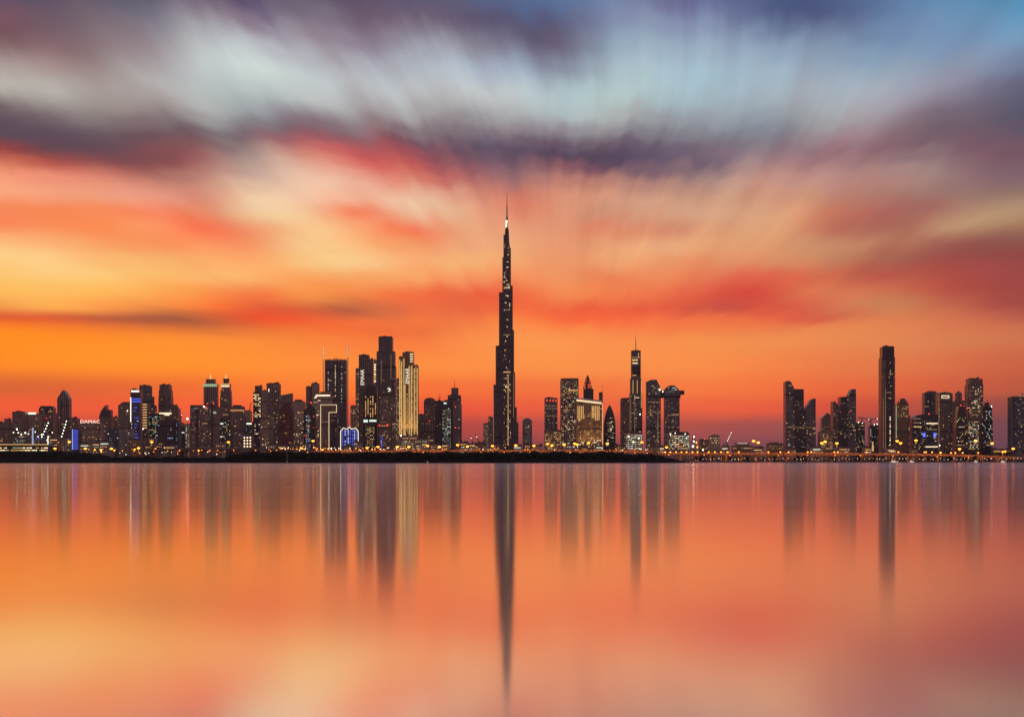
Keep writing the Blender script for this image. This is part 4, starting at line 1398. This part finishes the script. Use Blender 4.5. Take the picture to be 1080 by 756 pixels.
t = b.tier(705, 727.4, 457.4, mat='grey', d=30); b.tier(710, 726, 455.4, 458, mat='dark', name='upper_slab', d=20); b.wins(t, 120, 'white cool warm green', runs=.25, y1=474)
for q, yy in ((707, 458), (712, 456.6), (722.6, 457.6), (724, 462)):
    b.beacon(q, yy, 'flood', .4, 'floodlight')
b.beacon(716, 468, r=.5); b.beacon(721, 470, 'sodiums', .5, 'floodlight')
b = B('construction_tower', 'tower', 'narrow site tower dazzling with green and orange floodlights', 732, 4000)
bm = bmesh.new(); bm_truss(bm, (b.lx(731.8), 3, -1), (b.lx(731.8), 3, b.lz(459)), 5, .6); mesh_obj('scaffold', bm, M_METAL, b.e)
b.tier(728.5, 735.5, 466, mat='grey', d=10)
for q, yy, kd in ((731.8, 460.6, 'floodg'), (731.6, 465.4, 'floodg'), (730.8, 470.6, 'flood'), (734.4, 466.6, 'sodium'), (735.4, 471.4, 'sodium'), (741.4, 474.4, 'floodg')):
    b.beacon(q, yy, kd, .75, 'floodlight')
b = B(APT, 'tower', 'brown stub tower lit at its top beside the site floodlights', 753.4, 4300)
t = b.tier(748.4, 759.4, 460, mat='tan', d=20); b.tier(751, 757, 458.4, 460.4, mat='tan', name='roof_house', d=10); b.wins(t, 16, 'warm white dim', y0=460.6, y1=468); b.wins(t, 10, 'dim')
b = B(APT, 'tower', 'dim reddish block left of the brown stub tower', 742.6, 4500)
t = b.tier(737.6, 747.6, 464, mat='brown', d=20); b.wins(t, 14, 'dim amber'); b.beacon(743, 463, r=.5)
b = B('hotel_building', 'hotel', 'low palace like building with small domes glowing orange', 783.4, 4200)
t = b.tier(772.6, 794.2, 469.6, mat='hotel', d=20, cap=False); b.tier(777, 790, 467.8, 470, mat='hotel', name='upper_floor', d=12)
for q, rr in ((776, 1.2), (783.4, 2.0), (790.8, 1.2)):
    b.lathe(q, [(rr, 468.2), (rr * .9, 467.3), (rr * .5, 466.7), (0, 466.4)], 'hotel', 'dome', 10, 12)
b.wins(t, 34, 'amber warm dim'); b.light(778, 788, 467.2, 467.6, 'cool')
b = B(APT, 'building', 'low orange brown block left of the notched slanted towers', 818, 4300)
t = b.tier(809, 826.6, 468, mat='hotel', d=20); b.tier(812, 819, 466.4, 468.2, mat='hotel', name='roof_house', d=10); b.wins(t, 26, 'amber dim dim')
# ------------------------------------------------------------------ towers, right
def notched(label, x, Y, wings, pal_n):
    b = B('office_towers', 'towers', label, x, Y)
    for pts, mat, nm in wings:
        t = b.prof(pts, mat=mat, d=38, name=nm)
        ys = sorted(p[1] for p in pts if p[1] < 480)
        b.wins(t, pal_n, 'dim dim warm dimc', y0=ys[-1] + 2)
        b.wins(t, pal_n // 2, 'warm dim', y0=445, y1=462, runs=.4)
    return b


b = notched('dark pair of towers whose slanted wings form a V notch', 844.6, 4300, [
    ([(838, 490), (838, 410.2), (847.2, 410.2), (847.8, 411), (848, 490)], 'violet', 'centre_shaft'),
    ([(828.6, 490), (828.6, 402.4), (830, 401.6), (833.8, 402), (837.8, 409.8), (838.4, 490)], 'steel', 'left_wing'),
    ([(840, 490), (840, 433), (849, 432), (852, 433), (853, 490)], 'dark', 'front_shaft'),
    ([(850, 490), (850, 430), (853, 426.4), (856.6, 420.6), (860.2, 420), (860.4, 490)], 'steel', 'right_wing')], 16)
b.light(831.4, 835, 406, 407.2, 'dim', 'lit_floor'); b.light(829.4, 860, 450.4, 450.9, 'dim', 'lit_floor'); b.mast(832.6, 400.6, 402, .3); b.mast(857.6, 418.8, 421, .3)
b.lathe(832.2, [(0, 466.6), (.2, 467), (1.6, 470), (1.7, 470.2)], WM['dimc'], 'lit_emblem', -1, 8)
b = notched('second notched pair, its slanted right wing higher than the left', 891, 4350, [
    ([(886.6, 490), (886.6, 418.4), (895.4, 418.4), (895.4, 490)], 'violet', 'centre_shaft'),
    ([(878.8, 490), (878.8, 423.4), (880.6, 423), (886.6, 430), (886.8, 490)], 'steel', 'left_wing'),
    ([(884, 490), (884, 434.6), (896.6, 434.6), (896.6, 490)], 'dark', 'front_shaft'),
    ([(894.6, 490), (894.6, 418.6), (898.6, 410.4), (902.8, 410.2), (903, 490)], 'steel', 'right_wing')], 16)
b.mast(898.8, 408.8, 411, .3); b.mast(882, 421.4, 424, .3)
b.beacon(886.4, 434.6, r=.3); b.beacon(895.2, 434.6, r=.3)
b = B(APT, 'tower', 'brown tower with pitched gable roof left of the second notched pair', 872.6, 4700)
t = b.prof([(867, 490), (867, 441), (873, 435.4), (879.4, 440), (879.4, 490)], mat='brown', d=26); b.mast(873, 434, 436, .4); b.wins(t, 14, 'dim warm', y0=444)
b = B(APT, 'tower', 'lower gabled brown block glowing amber in front of the gable roofed tower', 871.4, 4200)
t = b.prof([(864.4, 490), (864.4, 455.6), (872, 449.6), (878.6, 455.6), (878.6, 490)], mat='hotel', d=24); b.wins(t, 44, 'amber dim dim warm', y0=457)
b = B(APT, 'tower', 'unfinished dark block with white roof lamps right of the second notched pair', 907.6, 4500)
t = b.tier(903, 912.2, 446.4, mat='dark', d=24); b.wins(t, 30, 'dim warm dimc'); b.beacon(905.4, 445.2, 'flood', .4, 'floodlight'); b.beacon(909.4, 446, 'tinyw', .4, 'floodlight')
for i in range(5):
    b.light(901.8 - i * .12, 902.8 + i * .12, 466 + i * 2, 467.2 + i * 2, 'warm', 'lit_sign')
b = B(APT, 'tower', 'unfinished green netted block under the crane by the tall slab', 923.4, 4600)
t = b.tier(917.2, 929.8, 449, mat='blue', d=24); b.wins(t, 18, 'dimc green dim'); b.light(917.8, 918.8, 452, 460, 'dimc')
for q in (922, 925, 927.6):
    b.beacon(q, 448 - b.rnd.uniform(0, 1), 'tinyw', .5, 'floodlight')
b.bar(925, 446.4, 925, 449, .3, M_METAL, 'lamp_post', 2)
for i in range(5):
    b.light(919.9 - i * .15, 920.9 + i * .15, 466 + i * 2, 467.4 + i * 2, 'warm', 'lit_sign')
b = B('skyscraper', 'tower', 'solitary tall smooth slab with a faint golden edge, right side', 937, 4500)
t0 = b.tier(930.8, 943.2, 365.8, mat='violet', d=36); t1 = b.tier(929.8, 944, 377.2, mat='violet', d=38)
b.tier(930.4, 934.4, 380, 477, mat='fins', name='side_pier', yo=-1.2, d=2, cap=False); b.light(931.2, 931.6, 420, 474, 'dim', 'light_strip', -2); b.light(933.6, 934, 410, 474, 'dim', 'light_strip', -2)
b.tier(942.4, 943.6, 379, 477, mat='fins', name='side_pier', yo=-.9, d=1.6, cap=False); b.box(932, 942.6, 364.8, 366, M_DARKC, 'roof_house', yo=6, d=9)
b.wins(t1, 12, 'dim warm dimc', x0=937, x1=942); b.light(935, 940, 413.4, 414.2, 'dim', 'lit_floor'); b.light(938.4, 939.6, 390, 396, 'dim', 'lit_floor'); b.light(938.2, 939.6, 382, 383.2, 'dim', 'lit_floor')
for i in range(14):
    b.win(938.8, 440 + i * 2.4, 2.6, 2.6, b.rnd.choice(['warm', 'dim', 'white']), t1.yo)
for q in (931, 942.8):
    b.beacon(q, 397.6, r=.25)
b = B(HOT, 'tower', 'brown stepped crown tower right behind the solitary tall slab', 952.4, 4700)
t = b.tier(944.6, 960, 438.4, mat='hotel'); t1 = b.tier(946.6, 958.4, 426, mat='hotel'); b.tier(949, 957, 422.6, 426.2, mat='hotel', name='crown'); b.lathe(953.2, [(2.9, 423), (2.9, 420.6), (1.4, 419.8), (0, 419.6)], 'brown', 'crown_drum', 12, 12)
b.light(944.8, 945.4, 428, 462, 'green'); b.wins(t, 70, 'warm dim dim green'); b.wins(t1, 24, 'warm dim', y0=428, y1=440)
b = B(OFF, 'tower', 'glass tower with thin pale frame lines and a roof box', 982, 4800)
t = b.tier(975, 989.2, 414.2, mat='blue', d=30); b.tier(978.6, 985.6, 412.2, 414.4, mat='brown', name='roof_house', d=12)
b.box(975, 989.2, 414.2, 415, M_CONC, 'frame_line', yo=-.5, d=.5); b.box(984.6, 985.2, 415, 474, M_CONC, 'frame_line', yo=-.5, d=.5); b.box(985.2, 989.2, 428, 428.8, M_CONC, 'frame_line', yo=-.5, d=.5); b.box(975, 975.5, 415, 474, M_CONC, 'frame_line', yo=-.5, d=.5)
b.wins(t, 18, 'dim warm dimc', x1=984)
b = B(OFF, 'tower', 'tower with arched roof and a white outlined sign at its top', 997.2, 4600)
t = b.prof([(989.6, 490), (989.6, 415), (992.4, 413.8), (997, 413.2), (1001.6, 413.8), (1004.8, 415), (1004.8, 490)], mat='fins', d=32); b.mast(997.4, 410.6, 413.6, .35); b.fins(t, 3, .7, 1.2, M_CONC, y0=424)
b.light(993, 1001, 417, 417.6, 'white', 'sign_frame'); b.light(993, 1001, 419.4, 419.9, 'white', 'sign_frame'); b.light(993, 993.5, 417.6, 419.4, 'white', 'sign_frame'); b.light(1000.5, 1001, 417.6, 419.4, 'white', 'sign_frame')
b.wins(t, 34, 'dim warm dim', y0=424); b.light(989.9, 990.3, 416, 474, 'dim')
b = B(HOT, 'tower', 'tower topped by an onion dome on a drum', 1012.4, 4850)
t = b.tier(1004.8, 1020.4, 424, mat='hotel', d=30); b.tier(1006.6, 1009, 422, 424.2, mat='hotel', name='corner_turret', d=8); b.tier(1016, 1018.6, 422, 424.2, mat='hotel', name='corner_turret', d=8)
b.lathe(1012.4, [(3.7, 424.2), (3.6, 417), (3.9, 416), (3.5, 414.4), (2, 413), (.4, 412.2), (0, 412)], 'fins', 'dome', 14, 16); b.mast(1012.4, 409.8, 412.4, .4, None, 'finial', 14)
b.wins(t, 24, 'warm dim'); b.beacon(1016.4, 420.6, r=.5); b.beacon(1000.8, 428, r=.5)
b = B(APT, 'tower', 'tall brown tower full of bright lit flats, tallest of the far right group', 1028.6, 4550)
t0 = b.tier(1022, 1036.4, 399.2, mat='brown', d=34); t = b.tier(1021, 1037, 406, mat='brown', d=36); b.box(1023, 1035, 398.6, 399.6, M_DARKC, 'roof_edge', yo=.6, d=3)
b.wins(t, 90, 'warm white dim dim', y1=440); b.wins(t, 110, 'green white warm cool', y0=444, runs=.3); b.wins(t0, 10, 'warm dim')
b.beacon(1033.4, 399, r=.5); b.beacon(1036, 399.4, r=.3)
b = B(OFF, 'tower', 'dark narrowing tower with a stub spire at the far right group', 1041.2, 4450)
t = b.prof([(1035, 490), (1035.2, 452), (1036, 440), (1037.4, 429.4), (1039, 428), (1045, 428), (1046, 430), (1047, 445), (1047.4, 490)], mat='dark', d=28)
b.tier(1040, 1044.4, 424.4, 428.2, mat='dark', name='cap', d=10, yo=8, cap=False); b.mast(1042.6, 420.4, 425, .7); b.beacon(1045.6, 428.6, 'flood', .45, 'floodlight'); b.beacon(1043, 420.4, r=.3)
b.wins(t, 60, 'cool dimc bluew warm dim', y0=433)
b = B(OFF, 'tower', 'black narrowing tower with red lights before the onion dome', 1014.6, 4350)
t = b.prof([(1008.4, 490), (1008.6, 450), (1010, 436), (1011.4, 428.6), (1017.4, 428.6), (1019, 436), (1020.6, 450), (1020.8, 490)], mat='dark', d=28); b.wins(t, 40, 'white warm dim', y0=434)
b.beacon(1013.3, 427.4, r=.6); b.beacon(1020, 430.4, r=.7)
b = B(OFF, 'building', 'broad curved shoulder building with lit floors and two blue emblems', 975.4, 4250)
t = b.prof([(962.4, 490), (962.4, 443), (964, 440.4), (967.6, 438), (972, 437), (989.4, 437), (989.4, 490)], mat='dark', d=30)
for x0, x1, yy, kd in ((963.4, 971, 441, 'dim'), (963.6, 972, 449.6, 'warm'), (977, 989, 446, 'white'), (963.4, 970, 445.4, 'dim'), (976, 989, 470.6, 'white'), (978, 988, 452.4, 'dim')):
    b.light(x0, x1, yy, yy + .9, kd, 'lit_floor')
b.wins(t, 56, 'cool warm dim dimc', y0=443)
for q in (974.6, 985.8):
    b.box(q - 1.8, q + 1.8, 456, 461, WM['blue'], 'blue_emblem', yo=-1, d=.5)
    b.box(q - .6, q + .6, 457.4, 459.6, WM['bluew'], 'emblem_core', yo=-1.3, d=.3)
b.beacon(979.5, 436.4, r=.7); b.beacon(990.8, 469.6, 'flood', .5, 'floodlight')
b = B(OFF, 'tower', 'big dark glass box cut by the right edge of the frame', 1078, 4300)
t = b.tier(1067, 1092, 418.4, mat='blue', d=36); b.box(1067, 1092, 418.2, 419.4, M_CONC, 'roof_edge', yo=-.6, d=.6); b.box(1066.9, 1067.7, 419.4, 477, M_CONC, 'edge_pier', yo=-.6, d=.6); b.wins(t, 60, 'dim dim dimc warm', x0=1069); b.mast(1079.5, 413, 418.4, 1.0); b.light(1074, 1080, 417.4, 418.2, 'dim')

# low left station hall
b = B('station_hall', 'station', 'long low hall with a thin white roof line and yellow windows at the far left', 25, 3300)
t = b.tier(-8, 51, 470, mat='dark', d=40, cap=False)
b.prof([(-9, 469.6), (-9, 468.2), (50, 468.6), (53, 469.8)], d=46, mat=M_ROOF, name='roof', yo=-4); b.light(-9, 51, 468.4, 469.0, 'warm', 'roof_light', -4.6)
b.wins(t, 95, 'warm green amber white', y0=471, y1=476, h=1.7, w=(2, 3.4), runs=.4)

# ------------------------------------------------------------------ small buildings along the waterfront road
r = random.Random(77)
lows = [(57, 462), (64, 464), (70, 462), (90, 468), (101, 467), (111, 466), (142, 464), (157, 462), (165, 466), (178, 470), (232, 468), (286, 469), (298, 470), (312, 469), (322, 468), (366, 470), (377, 466),
        (448, 467), (458, 469), (470, 468), (489, 466.6), (498, 468), (507, 467), (522, 469), (546, 470), (558, 468.6), (568, 470), (604, 469), (616, 471), (632, 470), (652, 470), (690, 470.6), (697, 471), (765, 471), (800, 472.5), (836, 474), (862, 472), (890, 472), (915, 472), (940, 473), (965, 473), (1052, 474), (1062, 474)]
for i, (x, y) in enumerate(lows):
    b = B('low_building', 'building', 'small flat roofed lit building at the foot of the towers', x, 3420 + (i * 37) % 160, group='small lit buildings along the waterfront road')
    w = r.uniform(3.5, 6.5)
    t = b.tier(x - w, x + w, y, mat=r.choice(['brown', 'tan', 'hotel', 'grey']), d=18)
    b.wins(t, r.randint(7, 16), r.choice(['warm amber dim', 'warm white green', 'amber dim dim', 'cool warm dim']), y0=y + .8, y1=478)
    if r.random() < .5:
        b.light(x - w * .7, x + w * .5, y + 1.6, y + 2.3, r.choice(['warm', 'amber', 'cool']), 'shop_light')

# ------------------------------------------------------------------ tower cranes
def crane(label, x, ybase, ytop, jib, cjib, Y, lampn=1, tilt=None):
    b = B('tower_crane', 'crane', label, x, Y)
    z0, z1 = b.lz(ybase) if ybase < 480 else -1, b.lz(ytop)
    bm = bmesh.new(); bm_truss(bm, (0, 0, -1), (0, 0, z1), 2.2, .5); mesh_obj('mast', bm, M_METAL, b.e)
    bm = bmesh.new()
    jx, jy = jib
    bm_truss(bm, (0, 0, z1), (b.lx(jx), 0, b.lz(jy)), 1.8, .42); mesh_obj('jib', bm, M_METAL, b.e)
    bm = bmesh.new()
    bm_truss(bm, (0, 0, z1), (b.lx(cjib[0]), 0, b.lz(cjib[1])), 1.8, .42); bm_box(bm, b.lx(cjib[0]) - 1.5, b.lx(cjib[0]) + 1.5, -1, 1, b.lz(cjib[1]) - 2.5, b.lz(cjib[1]))
    mesh_obj('counter_jib', bm, M_METAL, b.e)
    bm = bmesh.new(); bm_box(bm, -1.2, 1.2, -1.4, 1.4, z1 - 2.6, z1 + .4); mesh_obj('cab', bm, M_WHITE, b.e)
    for i in range(lampn):
        f = (i + .6) / lampn
        b.beacon(x + (jx - x) * f, ytop + (jy - ytop) * f, 'floodg' if lampn > 5 else 'tinyw', .55 if lampn > 5 else .35, 'jib_lamp')
    return b


crane('crane with raised jib strung with green white lamps left of the blue banded block', 64.6, 490, 462, (70.6, 443), (62, 464), 4020, 6)
crane('crane with leaning lamp strung jib behind the station hall', 43.6, 490, 462.5, (51.6, 444.8), (41.8, 464), 3980, 6)
crane('thin raised jib crane just right of the three tier tower with turret', 499, 490, 467, (495.4, 458.6), (500.6, 468.6), 5200, 1)
crane('thin raised jib crane right of the three tier tower, nearer to the great spire', 505, 490, 466, (501.4, 457.2), (506.6, 467.6), 5200, 1)
crane('white lamp lit crane with steep jib above the orange glowing palace', 766.6, 490, 466, (771.6, 455.4), (763.6, 469), 4100, 5)
crane('flat jib crane standing on the block by the second notched pair', 909, 490, 440.6, (921, 443.8), (906, 440.2), 4560, 1)
crane('flat jib crane above the green netted block, meeting the tall slab', 918.4, 490, 442, (929.6, 441.6), (916.4, 443), 4640, 1)
crane('small crane right of the brown amber terrace tower', 263.4, 490, 432, (264.6, 424.6), (262.2, 433.4), 4760, 0)
crane('small raised jib crane behind the low arch panel building', 190.8, 490, 440, (192.6, 436), (189.6, 441), 4300, 1)

# ------------------------------------------------------------------ street lamps
def lamp(x, y, Y, label, group, heads=2, size=1.0, kind='sodium', base=GZ, watts=0, aim=0):
    e = bpy.data.objects.new('street_lamp', None)
    COL.objects.link(e)
    m = Y / F
    e.location = ((x - 540) * m, Y, base)
    e['label'], e['category'], e['group'] = label, 'street lamp', group
    H = CAMZ + (HOR - y) * m - base
    bm = bmesh.new()
    bm_lathe(bm, 0, 0, [(.32, 0), (.2, H * .6), (.13, H)], 8)
    mesh_obj('pole', bm, M_METAL, e)
    bm = bmesh.new()
    bm_bar(bm, (-1.6 * size, 0, H), (1.6 * size, 0, H), .22)
    mesh_obj('arm', bm, M_METAL, e)
    for i in range(heads):
        q = (-1 if i == 0 else 1) * (1.1 * size) if heads == 2 else 0
        bm = bmesh.new()
        bm_lathe(bm, q, -.2, [(.2 * size, H - .75 * size), (.75 * size, H - .35 * size), (.65 * size, H + .1), (.2 * size, H + .3)], 8)
        mesh_obj('lamp_head', bm, WM[kind], e)
    if watts:
        ld = bpy.data.lights.new('lamp_light', 'SPOT')
        ld.energy, ld.color, ld.shadow_soft_size = watts, (1.0, .22, .025), .5
        ld.spot_size, ld.spot_blend = R(140), .5
        lo = bpy.data.objects.new('lamp_light', ld)
        COL.objects.link(lo)
        lo.parent = e
        lo.location = (0, 0, H - 1.2 * size)
        lo.rotation_euler = (R(aim), 0, 0)              # 0 shines down, 80 at the wall behind
    return e


LA = 'tall orange sodium lamp standing along the shore road'
GA = 'orange sodium lamps along the shore road'
for x, y in ((58, 472.4), (73.2, 465.4), (90, 472.4), (100, 474), (117.6, 472.4), (106.6, 474.2), (120.6, 474.4), (146, 472), (142, 473.4), (160, 465.6), (164, 473), (185, 473), (241, 465.6), (209.6, 474.6), (313, 473.4), (317.8, 472), (321, 473.6), (330.2, 464.4), (340, 473.8),
             (387.2, 471.7), (398.6, 470.6), (419, 470.6), (431.2, 470.7), (451, 469.6), (463.6, 470.6), (482.6, 468.6), (493, 470.2), (519.4, 469.6), (544, 469), (563, 469.4), (577.6, 467.4), (582, 469.2), (595, 468.4), (606, 467.2), (608.6, 468), (620.6, 466.6), (640.6, 467), (677, 465.8), (703, 471), (289, 473.8), (297, 472.8), (303, 474)):
    lamp(x, y, 3100, LA, GA, 1, 3.0 if y < 473 else 2.0, watts=30000)
LB = 'orange sodium lamp in the row along the highway viaduct'
GB = 'sodium lamps in a row on the viaduct'
for x in (701.5, 707, 713, 718.6, 724.2, 730.4, 735.6, 747.4, 754, 760.4, 767.4, 779.2, 810.4, 823, 831.6, 851.8, 855.6, 880, 883.6, 914, 947.4, 975, 976.6, 983, 1003, 1007.6, 1015.4, 1031.6):
    lamp(x, 476.4 if x < 1000 else 477.2, 3140, LB, GB, 1, 1.7)
LC = 'high orange lamp mast with a star bright head on the right shore'
GC = 'high lamp masts on the right shore'
for x, y in ((866.8, 466.6), (870.2, 465), (882.6, 466.8), (946.2, 464.4), (949.8, 466.6), (966, 463.8), (1029, 464), (1046.4, 466.8), (1012, 472.8), (1060, 475.4), (1057.6, 476), (1068.6, 472.4), (794.8, 464.4), (799.8, 466), (992, 476.8)):
    lamp(x, y, 3000, LC, GC, 1, 3.2 if y < 474 else 2.3, watts=30000)
LD = 'small warm lamp low down among the roadside lights'
GD = 'small warm lamps low along the shore'
r = random.Random(12)
for i in range(150):
    x = r.choice([r.uniform(90, 240), r.uniform(280, 430), r.uniform(280, 430), r.uniform(430, 700)])
    lamp(x, r.uniform(471.6, 475.0) if x > 250 else r.uniform(474, 479.5), 3020 + r.uniform(-20, 200), LD, GD, 1, r.uniform(.5, .95), r.choice(['sodiums', 'sodiums', 'tinyw']))
LE = 'small white promenade lamp at the water below the viaduct'
GE = 'promenade lamps below the viaduct'
for i in range(84):
    x = 742 + i * 4.05 + r.uniform(-1.6, 1.6)
    lamp(x, r.uniform(483.2, 484.7), 3070 + r.uniform(-8, 8), LE, GE, 1, r.uniform(.3, .5), r.choice(['sodiums', 'tinyw', 'tinyw']), watts=0)

LF = 'added short orange floodlight post washing the face of the viaduct'
GF = 'added floodlight posts before the viaduct'
for i in range(26):  # posts added only to light the deck face orange
    lamp(700 + i * 14.6, 482.6, 3122, LF, GF, 1, .2, 'sodiums', watts=26000, aim=80)
LF = 'added short orange floodlight post washing the raised waterfront road'
GF = 'added floodlight posts before the waterfront road'
for i in range(19):  # more added posts, giving the road edge its orange glow
    lamp(334 + i * 19, 478, 3180, LF, GF, 1, .2, 'sodiums', watts=26000, aim=80)

# ------------------------------------------------------------------ trees below the viaduct, boats, marker
M_BARK = plain('bark', (.06, .045, .03), .9)


def tree(x, ytop, Y, w, label, group, seed):
    r = random.Random(seed)
    m = Y / F
    e = bpy.data.objects.new('tree', None)
    COL.objects.link(e)
    e.location = ((x - 540) * m, Y, GZ)
    e['label'], e['category'], e['group'] = label, 'tree', group
    H = CAMZ + (HOR - ytop) * m - GZ
    bm = bmesh.new()
    bm_lathe(bm, 0, 0, [(.35, -.3), (.25, H * .4), (.12, H * .75)], 7)
    for k in range(5):
        a = r.uniform(0, 6.28)
        bm_bar(bm, (0, 0, H * r.uniform(.3, .5)), (math.cos(a) * w * .5, math.sin(a) * w * .5, H * r.uniform(.6, .85)), .15)
    mesh_obj('trunk', bm, M_BARK, e)
    bm = bmesh.new()
    for k in range(26):
        c = Vector((r.gauss(0, w * .32), r.gauss(0, w * .3), H * r.uniform(.42, .98)))
        c.x *= 1.2 - abs(c.z / H - .6)
        for j in range(14):
            p = c + Vector((r.gauss(0, .7), r.gauss(0, .7), r.gauss(0, .5)))
            u = Vector((r.gauss(0, 1), r.gauss(0, 1), r.gauss(0, 1))).normalized()
            v = u.cross(Vector((r.gauss(0, 1), r.gauss(0, 1), r.gauss(0, 1)))).normalized()
            s = r.uniform(.4, .8)
            bm.faces.new([bm.verts.new(p + u * s), bm.verts.new(p + v * s * .6), bm.verts.new(p - u * s), bm.verts.new(p - v * s * .6)])
    mesh_obj('crown', bm, M_LEAF, e)


LT, GT = 'dark bushy tree on the promenade below the viaduct', 'dark trees along the promenade'
r = random.Random(31)
for i, x in enumerate([735, 739, 752, 770, 788, 790, 806, 815, 817, 838, 846, 862, 877, 893, 909, 926, 953, 972, 981, 1002, 1003, 1018, 1029]):
    tree(x, r.uniform(481, 483), 3085, r.uniform(3, 5), LT, GT, 100 + i)
LT2, GT2 = 'dark tree rising above the viaduct near the right edge', 'dark trees behind the viaduct at the right'
for i, (x, y) in enumerate([(1019, 474.6), (1023, 473.6), (1027, 475), (1037, 473.8), (1041, 472.2), (1044, 473.2), (1050, 476), (1055, 476.5), (1063, 476.6), (1067, 476), (1073, 476), (1079, 475), (1000, 476), (957, 475.6)]):
    tree(x, y, 3230, r.uniform(6, 9), LT2, GT2, 300 + i)

b = B('tent_pavilion', 'pavilion', 'dark tent roofed pavilion at the right edge', 1077, 3200)
bm = bmesh.new(); bm_lathe(bm, b.lx(1077), 10, [(10, 0), (9.6, b.lz(481)), (5, b.lz(477.2)), (1.2, b.lz(474.2)), (0, b.lz(473.4))], 16); mesh_obj('canopy', bm, M_DARKC, b.e)
b.mast(1077, 471.8, 474, .3, None, 'pole', 10)


def boat(x, Y, Ln, label):
    e = bpy.data.objects.new('motor_yacht', None)
    COL.objects.link(e)
    e.location = ((x - 540) * Y / F, Y, 0)
    e['label'], e['category'] = label, 'boat'
    bm = bmesh.new()
    secs = []
    for f, wd, zt in ((-.5, .8, 1.9), (-.2, 1.0, 1.8), (.15, .95, 2.0), (.38, .55, 2.4), (.5, .04, 2.8)):
        hw = Ln * .13 * wd
        secs.append([bm.verts.new((Ln * f, -hw, zt)), bm.verts.new((Ln * f * .95, -hw * .6, -.3)), bm.verts.new((Ln * f * .95, hw * .6, -.3)), bm.verts.new((Ln * f, hw, zt))])
    for a, c in zip(secs, secs[1:]):
        for i in range(4):
            j = (i + 1) % 4
            bm.faces.new((a[i], a[j], c[j], c[i]))
    bm.faces.new(secs[0][::-1]); bm.faces.new(secs[-1])
    mesh_obj('hull', bm, M_WHITE, e)
    bm = bmesh.new()
    bm_profile(bm, [(-Ln * .36, 1.82), (-Ln * .34, 3.0), (Ln * .12, 3.0), (Ln * .2, 1.95)], -Ln * .085, Ln * .085)
    mesh_obj('cabin', bm, M_WHITE, e)
    bm = bmesh.new()
    bm_profile(bm, [(-Ln * .28, 3.02), (-Ln * .26, 3.9), (-Ln * .04, 3.9), (Ln * .02, 3.02)], -Ln * .06, Ln * .06)
    mesh_obj('flybridge', bm, M_WHITE, e)
    bm = bmesh.new(); bm_box(bm, -Ln * .32, Ln * .05, -Ln * .088, -Ln * .0855, 2.2, 2.7); mesh_obj('cabin_window', bm, WM['white'], e)
    bm = bmesh.new(); bm_box(bm, -Ln * .42, Ln * .3, -Ln * .137, -Ln * .131, 1.2, 1.5); mesh_obj('deck_light', bm, WM['strip'], e)
    bm = bmesh.new(); bm_lathe(bm, -Ln * .15, 0, [(.12, 3.9), (.08, 5.4), (0, 5.5)], 6); mesh_obj('mast', bm, M_WHITE, e)


boat(943.4, 2960, 13.5, 'larger white motor yacht moored below the tall slab')
boat(961.8, 2960, 8.5, 'smaller white motor boat moored right of the larger yacht')
boat(1058, 2970, 9.0, 'white motor boat moored near the right edge')
boat(1029.4, 2965, 6.5, 'tiny white boat moored below the bright lit brown tower')

e = bpy.data.objects.new('channel_marker', None); COL.objects.link(e); e.location = ((302.8 - 540) * 2300 / F, 2300, 0)
e['label'], e['category'] = 'thin dark channel marker post with platform standing in the water', 'marker'
mm = 2300 / F
bm = bmesh.new(); bm_lathe(bm, 0, 0, [(.7, -1), (.6, 9), (.5, 14)], 8); mesh_obj('post', bm, M_METAL, e)
bm = bmesh.new(); bm_box(bm, -1.4, 1.4, -1.2, 1.2, 9, 9.5); mesh_obj('platform', bm, M_METAL, e)
bm = bmesh.new(); bm_lathe(bm, 0, 0, [(1.2, -.5), (1.2, 2.2), (.6, 2.6)], 10); mesh_obj('footing', bm, M_CONC, e)
bm = bmesh.new(); bm_lathe(bm, 0, 0, [(.5, 14), (.6, 15), (.2, 16.6), (0, 16.8)], 8); mesh_obj('lantern', bm, M_METAL, e)
e = bpy.data.objects.new('buoy', None); COL.objects.link(e); e.location = ((451 - 540) * 2200 / F, 2200, 0)
e['label'], e['category'] = 'small pale buoy floating off the mangroves', 'buoy'
bm = bmesh.new(); bm_lathe(bm, 0, 0, [(1.0, -.4), (1.5, .2), (1.2, .8), (.4, 1.2), (.25, 2.6), (0, 2.7)], 12); mesh_obj('float', bm, M_WHITE, e)
bm = bmesh.new(); bm_box(bm, -.5, .5, -.05, .05, 2.7, 3.5); mesh_obj('top_mark', bm, M_DARKC, e)
